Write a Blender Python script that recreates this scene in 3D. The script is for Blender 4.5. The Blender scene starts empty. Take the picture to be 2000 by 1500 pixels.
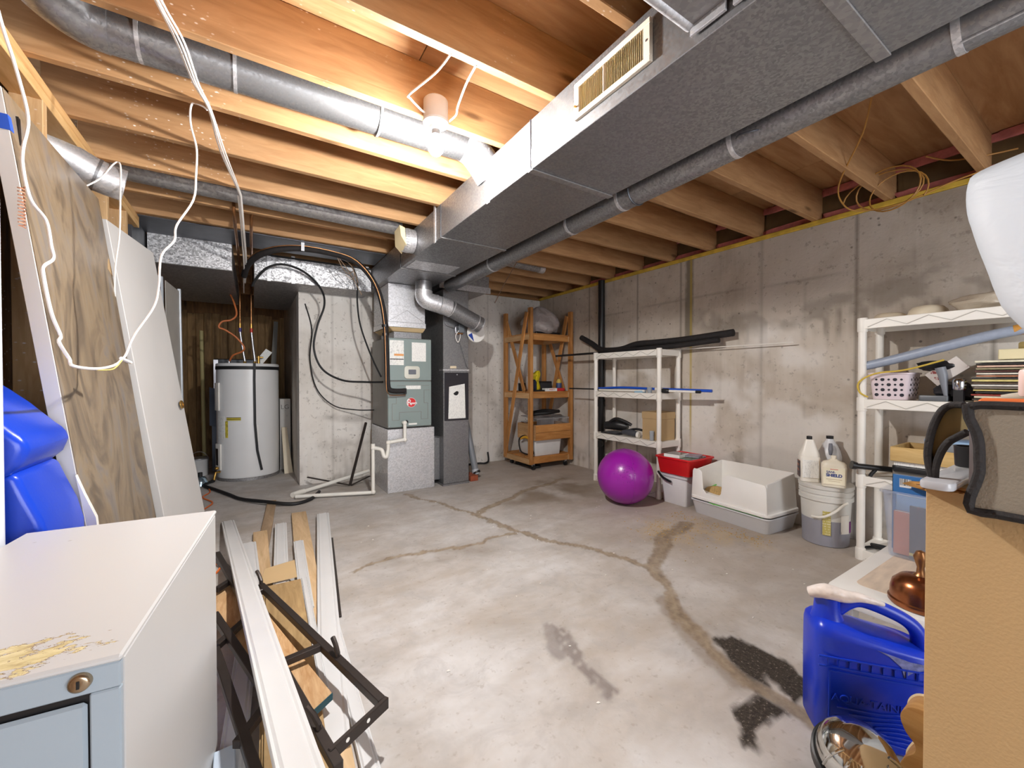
import bpy, bmesh, math, random
import numpy as np
from mathutils import Vector, Matrix, Euler
random.seed(7); RNG = np.random.default_rng(7)
sc = bpy.context.scene; COL = sc.collection
R = math.radians
# ---------------------------------------------------------------- camera
cam = bpy.data.cameras.new('camera'); camo = bpy.data.objects.new('camera', cam); COL.objects.link(camo)
cam.sensor_fit = 'HORIZONTAL'; cam.sensor_width = 36.0; cam.lens = 796.1/2000*36; cam.clip_start = .02
_y, _p, _r = R(32.43), R(-.71), R(-.04)
_f = Vector((math.sin(_y), math.cos(_y), 0)); _rt = Vector((math.cos(_y), -math.sin(_y), 0)); _u = Vector((0, 0, 1))
_f2 = _f*math.cos(_p)+_u*math.sin(_p); _u2 = _u*math.cos(_p)-_f*math.sin(_p)
_r3 = _rt*math.cos(_r)+_u2*math.sin(_r); _u3 = _u2*math.cos(_r)-_rt*math.sin(_r)
camo.matrix_world = Matrix(((_r3.x, _u3.x, -_f2.x, 0), (_r3.y, _u3.y, -_f2.y, 0), (_r3.z, _u3.z, -_f2.z, 1.10), (0, 0, 0, 1)))
sc.camera = camo
# ---------------------------------------------------------------- world, lights, exposure
w = bpy.data.worlds.new('world'); sc.world = w; w.use_nodes = True
w.node_tree.nodes['Background'].inputs[0].default_value = (.80, .88, 1.0, 1); w.node_tree.nodes['Background'].inputs[1].default_value = .6
BULB_W = 54.0                      # emissive glass of the ceiling bulb carries the room light (built with the lamp below)
def area(name, loc, rot, sx, sy, energy, col):
    l = bpy.data.lights.new(name, 'AREA'); l.shape = 'RECTANGLE'; l.size = sx; l.size_y = sy; l.energy = energy; l.color = col
    o = bpy.data.objects.new(name, l); o.location = loc; o.rotation_euler = rot; COL.objects.link(o); return o
# unseen area lamp added behind the camera as soft ambient fill
area('ambient_fill', (.9, -2.15, 1.25), (R(90), 0, 0), 2.6, 1.9, 50, (.95, .97, 1.0))
vs = sc.view_settings; vs.view_transform = 'Standard'; vs.look = 'None'; vs.exposure = 1.0; vs.gamma = 1.0; vs.use_curve_mapping = False
cy = sc.cycles; cy.max_bounces = 8; cy.diffuse_bounces = 6; cy.glossy_bounces = 3; cy.transmission_bounces = 5; cy.caustics_reflective = False; cy.caustics_refractive = False
cy.sample_clamp_indirect = 6.0; cy.use_light_tree = False; cy.use_adaptive_sampling = True; cy.adaptive_threshold = .04; cy.adaptive_min_samples = 16; cy.use_denoising = True
# ---------------------------------------------------------------- helpers: materials
def S(r, g=None, b=None):
    if g is None: g = b = r
    return tuple(((c/255)/12.92 if c/255 <= .04045 else ((c/255+.055)/1.055)**2.4) for c in (r, g, b))+(1,)
class N:
    def __init__(s, name):
        s.m = bpy.data.materials.new(name); s.m.use_nodes = True; s.t = s.m.node_tree; s.b = s.t.nodes['Principled BSDF']
        s.tc = None
    def n(s, typ, **k):
        x = s.t.nodes.new(typ)
        for a, v in k.items(): setattr(x, a, v)
        return x
    def l(s, a, b): s.t.links.new(a, b)
    def co(s, scale=(1, 1, 1), kind='Object', rot=(0, 0, 0)):
        if s.tc is None: s.tc = s.n('ShaderNodeTexCoord')
        mp = s.n('ShaderNodeMapping'); mp.inputs['Scale'].default_value = scale; mp.inputs['Rotation'].default_value = rot
        s.l(s.tc.outputs[kind], mp.inputs[0]); return mp.outputs[0]
    def noise(s, scale, detail=4, rough=.55, vec=None, sv=(1, 1, 1), dist=0, kind='Object'):
        x = s.n('ShaderNodeTexNoise'); x.inputs['Scale'].default_value = scale; x.inputs['Detail'].default_value = detail
        x.inputs['Roughness'].default_value = rough; x.inputs['Distortion'].default_value = dist
        s.l(vec if vec is not None else s.co(sv, kind), x.inputs['Vector']); return x.outputs['Fac']
    def ramp(s, fac, stops, interp='LINEAR'):
        r = s.n('ShaderNodeValToRGB'); r.color_ramp.interpolation = interp; e = r.color_ramp.elements
        e[0].position, e[0].color = stops[0]; e[1].position, e[1].color = stops[-1]
        for p, c in stops[1:-1]:
            q = e.new(p); q.color = c
        s.l(fac, r.inputs[0]); return r.outputs[0]
    def mix(s, fac, a, b, mode='MIX'):
        x = s.n('ShaderNodeMix', data_type='RGBA', blend_type=mode)
        for v, i in ((fac, 0), (a, 6), (b, 7)):
            if hasattr(v, 'links'): s.l(v, x.inputs[i])
            else: x.inputs[i].default_value = v
        return x.outputs[2]
    def math(s, op, a, b=0.0, clamp=False):
        x = s.n('ShaderNodeMath', operation=op); x.use_clamp = clamp
        for v, i in ((a, 0), (b, 1)):
            if hasattr(v, 'links'): s.l(v, x.inputs[i])
            else: x.inputs[i].default_value = v
        return x.outputs[0]
    def attr(s, name): return s.n('ShaderNodeAttribute', attribute_name=name).outputs['Fac']
    def set(s, k, v):
        if hasattr(v, 'links'): s.l(v, s.b.inputs[k])
        else: s.b.inputs[k].default_value = v
    def bump(s, h, strength=.3, dist=.01):
        x = s.n('ShaderNodeBump'); x.inputs['Strength'].default_value = strength; x.inputs['Distance'].default_value = dist
        s.l(h, x.inputs['Height']); s.l(x.outputs[0], s.b.inputs['Normal'])
W1 = (1, 1, 1, 1); K1 = (0, 0, 0, 1)
MATS = {}
def plain(name, col, rough=.5, metal=0, var=.06, scale=6, bump=0, bs=60, coat=0, sv=(1, 1, 1), **kw):
    """a plainly coloured surface with slight procedural mottling"""
    if name in MATS: return MATS[name]
    g = N(name); c = Vector(col[:3])
    f = g.noise(scale, 2, sv=sv)
    g.set('Base Color', g.ramp(f, [(.3, (*(c*(1-var)), 1)), (.7, (*[min(1, x) for x in c*(1+var)], 1))]))
    g.set('Roughness', rough); g.set('Metallic', metal)
    if coat: g.set('Coat Weight', coat)
    if bump: g.bump(g.noise(bs, 1), bump, .004)
    for k, v in kw.items(): g.set(k.replace('_', ' '), v)
    MATS[name] = g.m; return g.m
def wood(name, c1, c2, axis='x', rough=.65, sc_=1.0, knots=True, dots=False, bump=.12):
    g = N(name)
    st = {'x': (1.7, 13, 13), 'y': (13, 1.7, 13), 'z': (13, 13, 1.7)}[axis]
    inf = g.n('ShaderNodeObjectInfo'); add = g.n('ShaderNodeVectorMath', operation='ADD'); mul = g.n('ShaderNodeVectorMath', operation='SCALE')
    g.l(inf.outputs['Random'], mul.inputs['Scale']); mul.inputs[0].default_value = (37, 23, 51)
    g.l(g.co(tuple(v*sc_ for v in st)), add.inputs[0]); g.l(mul.outputs[0], add.inputs[1])
    f1 = g.noise(2.2, 4, .62, vec=add.outputs[0], dist=.7); f2 = g.noise(.35, 2, .5, vec=add.outputs[0])
    col = g.mix(g.ramp(f1, [(.32, K1), (.68, W1)]), c1, c2)
    tint = g.ramp(f2, [(.35, (.80, .78, .76, 1)), (.65, (1.1, 1.08, 1.05, 1))])
    col = g.mix(1.0, col, tint, 'MULTIPLY')
    rv = g.ramp(inf.outputs['Random'], [(0, (.9, .88, .86, 1)), (1, (1.06, 1.05, 1.04, 1))]); col = g.mix(1.0, col, rv, 'MULTIPLY')
    if knots:
        v = g.n('ShaderNodeTexVoronoi', feature='F1'); v.inputs['Scale'].default_value = 1.0
        ks = {'x': (1.6, 6, 6), 'y': (6, 1.6, 6), 'z': (6, 6, 1.6)}[axis]; mp = g.co(ks)
        a2 = g.n('ShaderNodeVectorMath', operation='ADD'); g.l(mp, a2.inputs[0]); g.l(mul.outputs[0], a2.inputs[1]); g.l(a2.outputs[0], v.inputs['Vector'])
        col = g.mix(g.ramp(v.outputs['Distance'], [(.05, (.75, .75, .75, 1)), (.12, K1)]), col, (c1[0]*.22, c1[1]*.18, c1[2]*.14, 1))
    if dots:
        v = g.n('ShaderNodeTexVoronoi', feature='F1'); v.inputs['Scale'].default_value = 55; g.l(g.co((.6, 1, 1), 'Object'), v.inputs['Vector'])
        m = g.math('MULTIPLY', g.ramp(v.outputs['Distance'], [(.10, W1), (.2, K1)]), g.ramp(g.noise(3.2, 2), [(.47, K1), (.6, W1)]))
        ge = g.n('ShaderNodeNewGeometry'); sp = g.n('ShaderNodeSeparateXYZ'); g.l(ge.outputs['Position'], sp.inputs[0])
        d = g.math('ADD', g.math('MULTIPLY', sp.outputs['X'], -1.0), g.math('MULTIPLY', sp.outputs['Y'], -.55))
        m = g.math('MULTIPLY', m, g.ramp(g.math('ADD', d, 1.9), [(.25, K1), (.75, W1)]))
        col = g.mix(m, col, S(238, 230, 222))
    g.set('Base Color', col); g.set('Roughness', rough); g.set('Specular IOR Level', .3)
    return g.m
def galv(name, base=.30, spread=.06, scale=120, rough=.42, metal=.8, tint=(1, 1, 1.03)):
    g = N(name); v = g.n('ShaderNodeTexVoronoi', feature='F1'); v.inputs['Scale'].default_value = scale
    g.l(g.co((1, 1, 1)), v.inputs['Vector'])
    sp = g.n('ShaderNodeSeparateColor'); g.l(v.outputs['Color'], sp.inputs[0])
    f = g.math('ADD', g.math('MULTIPLY', sp.outputs[0], .65), g.math('MULTIPLY', g.noise(3.0, 3, .6), .35))
    lo, hi = base-spread, base+spread
    g.set('Base Color', g.ramp(f, [(.15, (lo*tint[0], lo*tint[1], lo*tint[2], 1)), (.85, (hi*tint[0], hi*tint[1], min(1, hi*tint[2]), 1))]))
    g.set('Metallic', metal)
    g.set('Roughness', g.ramp(f, [(.2, (rough+.12,)*3+(1,)), (.8, (rough-.08,)*3+(1,))]))
    g.bump(g.noise(2.2, 1), .12, .01); return g.m
def printed(name, base, ink, lines=60, rough=.6, dens=.5, axis='z', words=40):
    """flat print: rows of small type on paper"""
    g = N(name)
    mp = g.co(); sp = g.n('ShaderNodeSeparateXYZ'); g.l(mp, sp.inputs[0])
    row = g.math('FRACT', g.math('MULTIPLY', sp.outputs['Z' if axis == 'z' else 'Y'], lines))
    rmask = g.ramp(row, [(.38, W1), (.48, K1)], 'CONSTANT')
    sv = (words, words, lines*.12) if axis == 'z' else (words, lines*.12, words)
    wmask = g.ramp(g.noise(3.0, 3, .7, sv=sv), [(1-dens-.03, K1), (1-dens+.03, W1)])
    g.set('Base Color', g.mix(g.math('MULTIPLY', rmask, wmask), base, ink)); g.set('Roughness', rough); return g.m
# ---------------------------------------------------------------- helpers: geometry
class B:
    def __init__(s): s.v = []; s.f = []
    def _a(s, vs, fs):
        o = len(s.v); s.v += [tuple(v) for v in vs]; s.f += [tuple(i+o for i in f) for f in fs]; return s
    def box(s, x0, x1, y0, y1, z0, z1):
        return s._a([(x0, y0, z0), (x1, y0, z0), (x1, y1, z0), (x0, y1, z0), (x0, y0, z1), (x1, y0, z1), (x1, y1, z1), (x0, y1, z1)],
                    [(0, 3, 2, 1), (4, 5, 6, 7), (0, 1, 5, 4), (1, 2, 6, 5), (2, 3, 7, 6), (3, 0, 4, 7)])
    def hexa(s, p):   # eight corners in box order
        return s._a(p, [(0, 3, 2, 1), (4, 5, 6, 7), (0, 1, 5, 4), (1, 2, 6, 5), (2, 3, 7, 6), (3, 0, 4, 7)])
    def beam(s, p0, p1, w, h, up=(0, 0, 1), roll=0):
        p0 = Vector(p0); p1 = Vector(p1); d = (p1-p0).normalized(); u = Vector(up)
        if abs(d.dot(u)) > .98: u = Vector((0, 1, 0))
        r = d.cross(u).normalized(); u = r.cross(d).normalized()
        if roll:
            q = Matrix.Rotation(roll, 3, d); r = q @ r; u = q @ u
        c = []
        for p in (p0, p1):
            c += [p-r*w/2-u*h/2, p+r*w/2-u*h/2, p+r*w/2+u*h/2, p-r*w/2+u*h/2]
        return s._a(c, [(0, 1, 2, 3), (7, 6, 5, 4), (0, 4, 5, 1), (1, 5, 6, 2), (2, 6, 7, 3), (3, 7, 4, 0)])
    def sweep(s, pts, prof, up=(0, 0, 1), cap=True):   # prof: closed list of (r,u) offsets swept along the line
        pts = [Vector(p) for p in pts]; n = len(prof); rings = []
        for i, p in enumerate(pts):
            d = (pts[min(i+1, len(pts)-1)]-pts[max(i-1, 0)]).normalized(); u = Vector(up)
            r = d.cross(u).normalized(); u2 = r.cross(d).normalized()
            rings.append([p+r*a+u2*b for a, b in prof])
        vs = [v for r in rings for v in r]; fs = []
        for i in range(len(pts)-1):
            for j in range(n):
                fs.append((i*n+j, i*n+(j+1) % n, (i+1)*n+(j+1) % n, (i+1)*n+j))
        if cap: fs += [tuple(range(n-1, -1, -1)), tuple(range((len(pts)-1)*n, len(pts)*n))]
        return s._a(vs, fs)
    def tube(s, pts, r, n=10, cap=True, smooth=0, closed=False):
        pts = [Vector(p) for p in pts]
        if smooth: pts = curve(pts, smooth, closed)
        m = len(pts); rr = r if isinstance(r, (list, tuple)) else [r]*m
        if len(rr) != m: rr = list(np.interp(np.linspace(0, 1, m), np.linspace(0, 1, len(rr)), rr))
        t0 = (pts[1]-pts[0]).normalized(); a = Vector((0, 0, 1)) if abs(t0.z) < .9 else Vector((1, 0, 0))
        u = t0.cross(a).normalized(); vs = []
        for i, p in enumerate(pts):
            if closed: d = pts[(i+1) % m]-pts[i-1]
            else: d = pts[min(i+1, m-1)]-pts[max(i-1, 0)]
            d = d.normalized() if d.length > 1e-9 else t0
            u = (u-d*u.dot(d))
            u = u.normalized() if u.length > 1e-6 else d.orthogonal().normalized()
            v = d.cross(u)
            for k in range(n):
                q = 2*math.pi*k/n; vs.append(p+(u*math.cos(q)+v*math.sin(q))*rr[i])
        fs = []
        for i in range(m if closed else m-1):
            j = (i+1) % m
            for k in range(n): fs.append((i*n+k, i*n+(k+1) % n, j*n+(k+1) % n, j*n+k))
        if cap and not closed: fs += [tuple(range(n-1, -1, -1)), tuple(range((m-1)*n, m*n))]
        return s._a(vs, fs)
    def cyl(s, p0, p1, r, n=20, r1=None, cap=True): return s.tube([p0, p1], [r, r if r1 is None else r1], n, cap)
    def lathe(s, prof, c=(0, 0, 0), n=28, sx=1, sy=1, M=None):
        c = Vector(c); vs = []; m = len(prof)
        for r, z in prof:
            for k in range(n):
                q = 2*math.pi*k/n; p = Vector((r*math.cos(q)*sx, r*math.sin(q)*sy, z)); vs.append((M @ p if M else p)+c)
        fs = [(i*n+k, i*n+(k+1) % n, (i+1)*n+(k+1) % n, (i+1)*n+k) for i in range(m-1) for k in range(n)]
        if prof[0][0] > 1e-6: fs.append(tuple(range(n-1, -1, -1)))
        if prof[-1][0] > 1e-6: fs.append(tuple(range((m-1)*n, m*n)))
        return s._a(vs, fs)
    def prism(s, poly, depth, M=None):   # poly in local xy, extruded +z by depth
        M = M or Matrix(); n = len(poly)
        vs = [M @ Vector((x, y, 0)) for x, y in poly]+[M @ Vector((x, y, depth)) for x, y in poly]
        fs = [tuple(range(n-1, -1, -1)), tuple(range(n, 2*n))]+[(i, (i+1) % n, n+(i+1) % n, n+i) for i in range(n)]
        return s._a(vs, fs)
    def grid(s, fn, nu, nv):
        vs = [fn(i/(nu-1), j/(nv-1)) for j in range(nv) for i in range(nu)]
        return s._a(vs, [(j*nu+i, j*nu+i+1, (j+1)*nu+i+1, (j+1)*nu+i) for j in range(nv-1) for i in range(nu-1)])
    def rbox(s, x0, x1, y0, y1, z0, z1, r=.02, taper=0, n=4):   # box with rounded vertical corners, optional taper at the foot
        def ring(z, t):
            out = []
            for cx, cy, a0 in ((x1-r-t, y1-r-t, 0), (x0+r+t, y1-r-t, 90), (x0+r+t, y0+r+t, 180), (x1-r-t, y0+r+t, 270)):
                for k in range(n+1):
                    q = R(a0+90*k/n); out.append((cx+r*math.cos(q), cy+r*math.sin(q), z))
            return out
        a = ring(z0, taper); b = ring(z1, 0); m = len(a)
        return s._a(a+b, [tuple(range(m-1, -1, -1)), tuple(range(m, 2*m))]+[(i, (i+1) % m, m+(i+1) % m, m+i) for i in range(m)])
    def shell(s, x0, x1, y0, y1, z0, z1, r=.02, taper=0, t=.004, n=4, lip=0):   # open-topped rounded bin
        def ring(z, d, rr):
            out = []
            for cx, cy, a0 in ((x1-r-d, y1-r-d, 0), (x0+r+d, y1-r-d, 90), (x0+r+d, y0+r+d, 180), (x1-r-d, y0+r+d, 270)):
                for k in range(n+1):
                    q = R(a0+90*k/n); out.append((cx+rr*math.cos(q), cy+rr*math.sin(q), z))
            return out
        rings = [ring(z0, taper, r), ring(z1-lip if lip else z1, taper*.05, r)]
        if lip: rings += [ring(z1-lip, -lip*.6, r), ring(z1, -lip*.6, r)]
        rings += [ring(z1, t, r), ring(z0+t*1.5, taper+t, r)]
        m = len(rings[0]); vs = [v for q in rings for v in q]
        fs = [tuple(range(m-1, -1, -1)), tuple(range((len(rings)-1)*m, len(rings)*m))]
        for j in range(len(rings)-1): fs += [(j*m+i, j*m+(i+1) % m, (j+1)*m+(i+1) % m, (j+1)*m+i) for i in range(m)]
        return s._a(vs, fs)
    def xf(s, M): s.v = [tuple(M @ Vector(v)) for v in s.v]; return s
def curve(pts, k=6, closed=False):
    pts = [Vector(p) for p in pts]; n = len(pts); out = []
    rng = n if closed else n-1
    for i in range(rng):
        if closed: a, b, c, d = pts[i-1], pts[i], pts[(i+1) % n], pts[(i+2) % n]
        else: a, b, c, d = pts[max(i-1, 0)], pts[i], pts[i+1], pts[min(i+2, n-1)]
        for j in range(k):
            t = j/k
            out.append(.5*((2*b)+(-a+c)*t+(2*a-5*b+4*c-d)*t*t+(-a+3*b-3*c+d)*t**3))
    if not closed: out.append(pts[-1])
    return out
def mesh(name, b, bev=0, smooth=40, seg=2):
    me = bpy.data.meshes.new(name); me.from_pydata(b.v, [], b.f); me.update()
    bm = bmesh.new(); bm.from_mesh(me)
    bmesh.ops.recalc_face_normals(bm, faces=bm.faces)
    boxy = False
    if bev:
        ed = [e for e in bm.edges if len(e.link_faces) == 2 and e.calc_face_angle(0) > R(35)]
        boxy = len(ed) == len(bm.edges) and bev < .012
        bmesh.ops.bevel(bm, geom=ed, offset=bev, segments=1 if boxy else seg, profile=.5, affect='EDGES', clamp_overlap=True)
    bm.to_mesh(me); bm.free()
    if smooth and not boxy:
        me.polygons.foreach_set('use_smooth', [True]*len(me.polygons)); me.set_sharp_from_angle(angle=R(smooth))
    return me
def tag(o, label=None, cat=None, group=None, kind=None):
    for k, v in (('label', label), ('category', cat), ('group', group), ('kind', kind)):
        if v: o[k] = v
    return o
def thing(name, label, cat, loc=(0, 0, 0), rz=0, group=None):
    o = bpy.data.objects.new(name, None); o.empty_display_size = .05; COL.objects.link(o)
    o.location = loc; o.rotation_euler = (0, 0, rz); return tag(o, label, cat, group)
def part(name, b, m, parent, bev=0, smooth=40, local=False, label=None, kind=None, seg=2):
    """a mesh child; b is in world space unless local"""
    if not local:
        chain = Matrix(); q = parent
        while q is not None:
            chain = (Matrix.Translation(q.location) @ q.rotation_euler.to_matrix().to_4x4()) @ chain; q = q.parent
        b.xf(chain.inverted())
    me = b if isinstance(b, bpy.types.Mesh) else mesh(name, b, bev, smooth, seg)
    o = bpy.data.objects.new(name, me); COL.objects.link(o); o.parent = parent
    if m: me.materials.append(m)
    return tag(o, label, kind=kind)
def inst(name, me, parent, loc=(0, 0, 0), rot=(0, 0, 0), scale=(1, 1, 1)):
    o = bpy.data.objects.new(name, me); COL.objects.link(o); o.parent = parent; o.location = loc; o.rotation_euler = rot; o.scale = scale; return o
def solo(name, b, m, label=None, cat=None, group=None, bev=0, smooth=40, kind=None, origin=True, seg=2):
    """a thing that is one mesh; origin moved to the middle of its base"""
    a = np.array(b.v); c = Vector(((a[:, 0].min()+a[:, 0].max())/2, (a[:, 1].min()+a[:, 1].max())/2, a[:, 2].min())) if origin else Vector()
    b.v = [tuple(Vector(v)-c) for v in b.v]
    o = bpy.data.objects.new(name, mesh(name, b, bev, smooth, seg)); COL.objects.link(o); o.location = c
    if m: o.data.materials.append(m)
    return tag(o, label, cat, group, kind)
def struct(name, b, m, bev=0, smooth=30): return solo(name, b, m, kind='structure', bev=bev, smooth=smooth, origin=False)
def text(name, body, size, m, parent, M, ext=.0006, bold=0, spacing=1.0, align='CENTER'):
    cu = bpy.data.curves.new(name, 'FONT'); cu.body = body; cu.size = size; cu.extrude = ext; cu.align_x = align; cu.align_y = 'CENTER'
    cu.offset = bold; cu.space_character = spacing
    t = bpy.data.objects.new(name, cu); COL.objects.link(t); dg = bpy.context.evaluated_depsgraph_get()
    me = bpy.data.meshes.new_from_object(t.evaluated_get(dg)); bpy.data.objects.remove(t); bpy.data.curves.remove(cu)
    me.transform(M); me.name = name
    return part(name, me_b(me), m, parent, smooth=0)
def me_b(me):
    b = B(); b.v = [tuple(v.co) for v in me.vertices]; b.f = [tuple(p.vertices) for p in me.polygons]; bpy.data.meshes.remove(me); return b
def frame(o, x, y):   # matrix with local x->x, y->y, z->normal at o
    x = Vector(x).normalized(); y = Vector(y); y = (y-x*y.dot(x)).normalized(); z = x.cross(y); o = Vector(o)
    return Matrix(((x.x, y.x, z.x, o.x), (x.y, y.y, z.y, o.y), (x.z, y.z, z.z, o.z), (0, 0, 0, 1)))
# ---------------------------------------------------------------- shared materials
JOIST = wood('joist_wood', S(172, 132, 92), S(196, 157, 115), 'x', dots=True)
PLY = wood('plywood', S(176, 133, 92), S(206, 168, 126), 'x', sc_=.6, knots=False, dots=True)
STUD = wood('stud_wood', S(196, 158, 112), S(222, 190, 146), 'z', dots=True)
PINE = wood('pine', S(176, 118, 62), S(206, 152, 92), 'z')
PINEX = wood('pine_x', S(176, 118, 62), S(206, 152, 92), 'x')
PINEY = wood('pine_y', S(190, 150, 104), S(214, 178, 134), 'y')
PALEY = wood('pale_board', S(198, 168, 128), S(222, 196, 160), 'y', knots=False)
GREYY = wood('weathered_board', S(150, 128, 104), S(180, 158, 132), 'y', knots=False)
PANEL = wood('panelling', S(96, 66, 36), S(136, 98, 56), 'z', dots=True)
PLANK = wood('old_plank', S(120, 92, 58), S(158, 126, 82), 'z')
GALV = galv('galvanised'); GALVB = galv('galvanised_bright', .66, .14, 90, .42, .7); GALVD = galv('galvanised_dull', .34, .06, 70, .5, .75, (1.0, .97, .97))
GALVS = galv('galvanised_speckled', .56, .34, 95, .45, .55)
SHEET = plain('dark_sheet_metal', S(92, 94, 100), .45, .7, .2, 5)
WHITEP = plain('white_plastic', S(236, 233, 226), .42, 0, .03); CREAMP = plain('cream_plastic', S(226, 214, 190), .45, 0, .05)
WHITEM = plain('white_enamel', S(226, 226, 226), .35, 0, .03, 3); PVC = plain('white_pvc', S(232, 230, 222), .4, 0, .04)
BLACK = plain('black_rubber', S(22, 22, 24), .6, 0, .25, 20); BLACKP = plain('black_plastic', S(26, 26, 28), .4, 0, .2)
DARKM = plain('dark_bronze_metal', S(58, 50, 46), .42, .45, .15, 14); COPPER = plain('copper', S(168, 120, 80), .32, .9, .2, 18)
BRASS = plain('brass', S(190, 150, 80), .3, .9, .15); STEEL = plain('steel', S(190, 190, 195), .3, .9, .1)
PAPER = plain('white_paper', S(236, 236, 232), .7, 0, .03); WIRE = plain('white_cable', S(240, 236, 232), .45, 0, .03)
CARD = plain('cardboard', S(196, 164, 116), .8, 0, .08, 3, bump=.1, bs=140); CARD2 = plain('cardboard_box', S(186, 158, 116), .8, 0, .06, 4)
PRINT = printed('printed_label', S(238, 238, 234), S(172, 172, 172), 110, words=45, dens=.45); PRINTB = printed('printed_label_small', S(238, 238, 234), S(196, 196, 196), 160, words=60, dens=.45)
TRIM = plain('white_painted_trim', S(216, 216, 216), .4, 0, .02)
# ---------------------------------------------------------------- floor
def seg_d(px, py, a, b):
    ax, ay = a; bx, by = b; dx, dy = bx-ax, by-ay; t = np.clip(((px-ax)*dx+(py-ay)*dy)/(dx*dx+dy*dy+1e-9), 0, 1)
    return np.hypot(px-ax-t*dx, py-ay-t*dy)
def line_d(px, py, pts): return np.min([seg_d(px, py, pts[i], pts[i+1]) for i in range(len(pts)-1)], axis=0)
def poly_sd(px, py, pts):
    d = line_d(px, py, pts+[pts[0]]); ins = np.zeros(px.shape, bool); n = len(pts)
    for i in range(n):
        (x1, y1), (x2, y2) = pts[i], pts[(i+1) % n]
        c = ((y1 > py) != (y2 > py)) & (px < (x2-x1)*(py-y1)/(y2-y1+1e-12)+x1); ins ^= c
    return np.where(ins, -d, d)
def vnoise(px, py, s, seed=0):
    r = np.random.default_rng(seed); g = r.random((256, 256)); x = px*s+500; y = py*s+500; xi = np.floor(x).astype(int); yi = np.floor(y).astype(int)
    fx = x-xi; fy = y-yi; fx = fx*fx*(3-2*fx); fy = fy*fy*(3-2*fy); G = lambda a, b: g[a % 256, b % 256]
    return (G(xi, yi)*(1-fx)+G(xi+1, yi)*fx)*(1-fy)+(G(xi, yi+1)*(1-fx)+G(xi+1, yi+1)*fx)*fy
def fbm(px, py, s, seed=0, o=4): return sum(vnoise(px, py, s*2**k, seed+k)*.5**k for k in range(o))/sum(.5**k for k in range(o))
sm = lambda a, b, x: (lambda t: t*t*(3-2*t))(np.clip((x-a)/(b-a), 0, 1))
xs = np.concatenate([[-3.2, -2, -1.4], np.arange(-.8, 3.46, .016), [3.47]]); ys = np.concatenate([[-2.6, -1.2, -.4], np.arange(.2, 5.2, .016), [5.6, 6.2, 7.2]])
X, Y = np.meshgrid(xs, ys); nx, ny = len(xs), len(ys)
fl = B(); fl.v = [(x, y, 0.0) for x, y in zip(X.ravel().tolist(), Y.ravel().tolist())]
ii = (np.arange(ny-1)[:, None]*nx+np.arange(nx-1)[None]).ravel(); fl.f = list(map(tuple, np.stack([ii, ii+1, ii+nx+1, ii+nx], 1).tolist()))
me = bpy.data.meshes.new('floor'); me.from_pydata(fl.v, [], fl.f); me.update()
floor = bpy.data.objects.new('floor', me); COL.objects.link(floor); tag(floor, kind='structure')
x, y = X.ravel(), Y.ravel()
wx = x+.10*(fbm(x, y, 5, 3)-.5)+.05*(fbm(x, y, 22, 9)-.5); wy = y+.10*(fbm(x, y, 5, 5)-.5)+.05*(fbm(x, y, 22, 11)-.5)
vx = x+.035*(fbm(x, y, 9, 3)-.5)+.03*(fbm(x, y, 26, 9)-.5); vy = y+.035*(fbm(x, y, 9, 5)-.5)+.03*(fbm(x, y, 26, 11)-.5)
CR = [([(1.23, 3.80), (1.42, 3.32), (1.52, 2.89), (1.58, 2.50), (1.74, 2.10), (1.88, 1.77), (1.97, 1.55)], .024),
      ([(.48, 2.45), (.70, 2.51), (.95, 2.48), (1.14, 2.42), (1.39, 2.45), (1.55, 2.44)], .016),
      ([(1.97, 1.56), (1.82, 1.36), (1.68, 1.17), (1.58, 1.02), (1.53, .87), (1.52, .75), (1.49, .5)], .036),
      ([(1.97, 1.55), (2.17, 1.66), (2.44, 1.83), (2.80, 1.91)], .05), ([(1.54, 2.93), (1.93, 3.17), (2.35, 3.32), (2.88, 3.48)], .035)]
crack = np.zeros(len(x)); core = np.zeros(len(x))
for pts, wd in CR:
    d = line_d(wx, wy, pts); crack = np.maximum(crack, 1-sm(wd*.75, wd*1.25, d)); core = np.maximum(core, 1-sm(.003, .010, d))
tar = np.minimum.reduce([poly_sd(vx, vy, [(1.64, 1.00), (1.71, .95), (1.73, .86), (1.74, .76), (1.70, .66), (1.67, .64), (1.57, .64), (1.47, .64), (1.41, .66), (1.34, .66), (1.26, .63), (1.24, .65), (1.30, .69), (1.34, .73), (1.37, .74), (1.47, .72), (1.52, .81), (1.57, .89)])])
hole = seg_d(wx, wy, (1.60, .72), (1.55, .68))
tarm = (1-sm(-.004, .010, tar))*sm(.012, .03, hole)*(1-.8*crack)
sc1 = poly_sd(vx, vy, [(1.12, 1.42), (1.15, 1.37), (1.11, 1.24), (1.08, 1.12), (1.07, 1.01), (1.00, .99), (1.02, 1.09), (1.05, 1.24), (1.08, 1.35)])
sc2 = poly_sd(vx, vy, [(1.10, 1.47), (1.13, 1.43), (1.03, 1.24), (.99, 1.26)])
scuff = np.maximum(1-sm(-.003, .012, sc1), .75*(1-sm(-.003, .012, sc2)))*sm(.15, .5, fbm(x, y, 34, 21))
dampd = poly_sd(wx, wy, [(1.72, 3.04), (2.48, 3.60), (3.00, 3.54), (3.05, 3.11), (2.53, 2.61), (2.14, 2.86)])
damp = (1-sm(-.25, .15, dampd))*sm(.30, .62, fbm(x, y, 4, 31))
damp = np.maximum(damp, .55*(1-sm(.0, .30, seg_d(wx, wy, (.75, 2.5), (1.2, 2.3))))*sm(.3, .7, fbm(x, y, 5, 41)))
damp = np.maximum(damp, .75*(1-sm(.035, .075, line_d(vx, vy, [(1.72, 1.28), (1.60, 1.08), (1.52, .93), (1.49, .80)]))))
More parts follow.
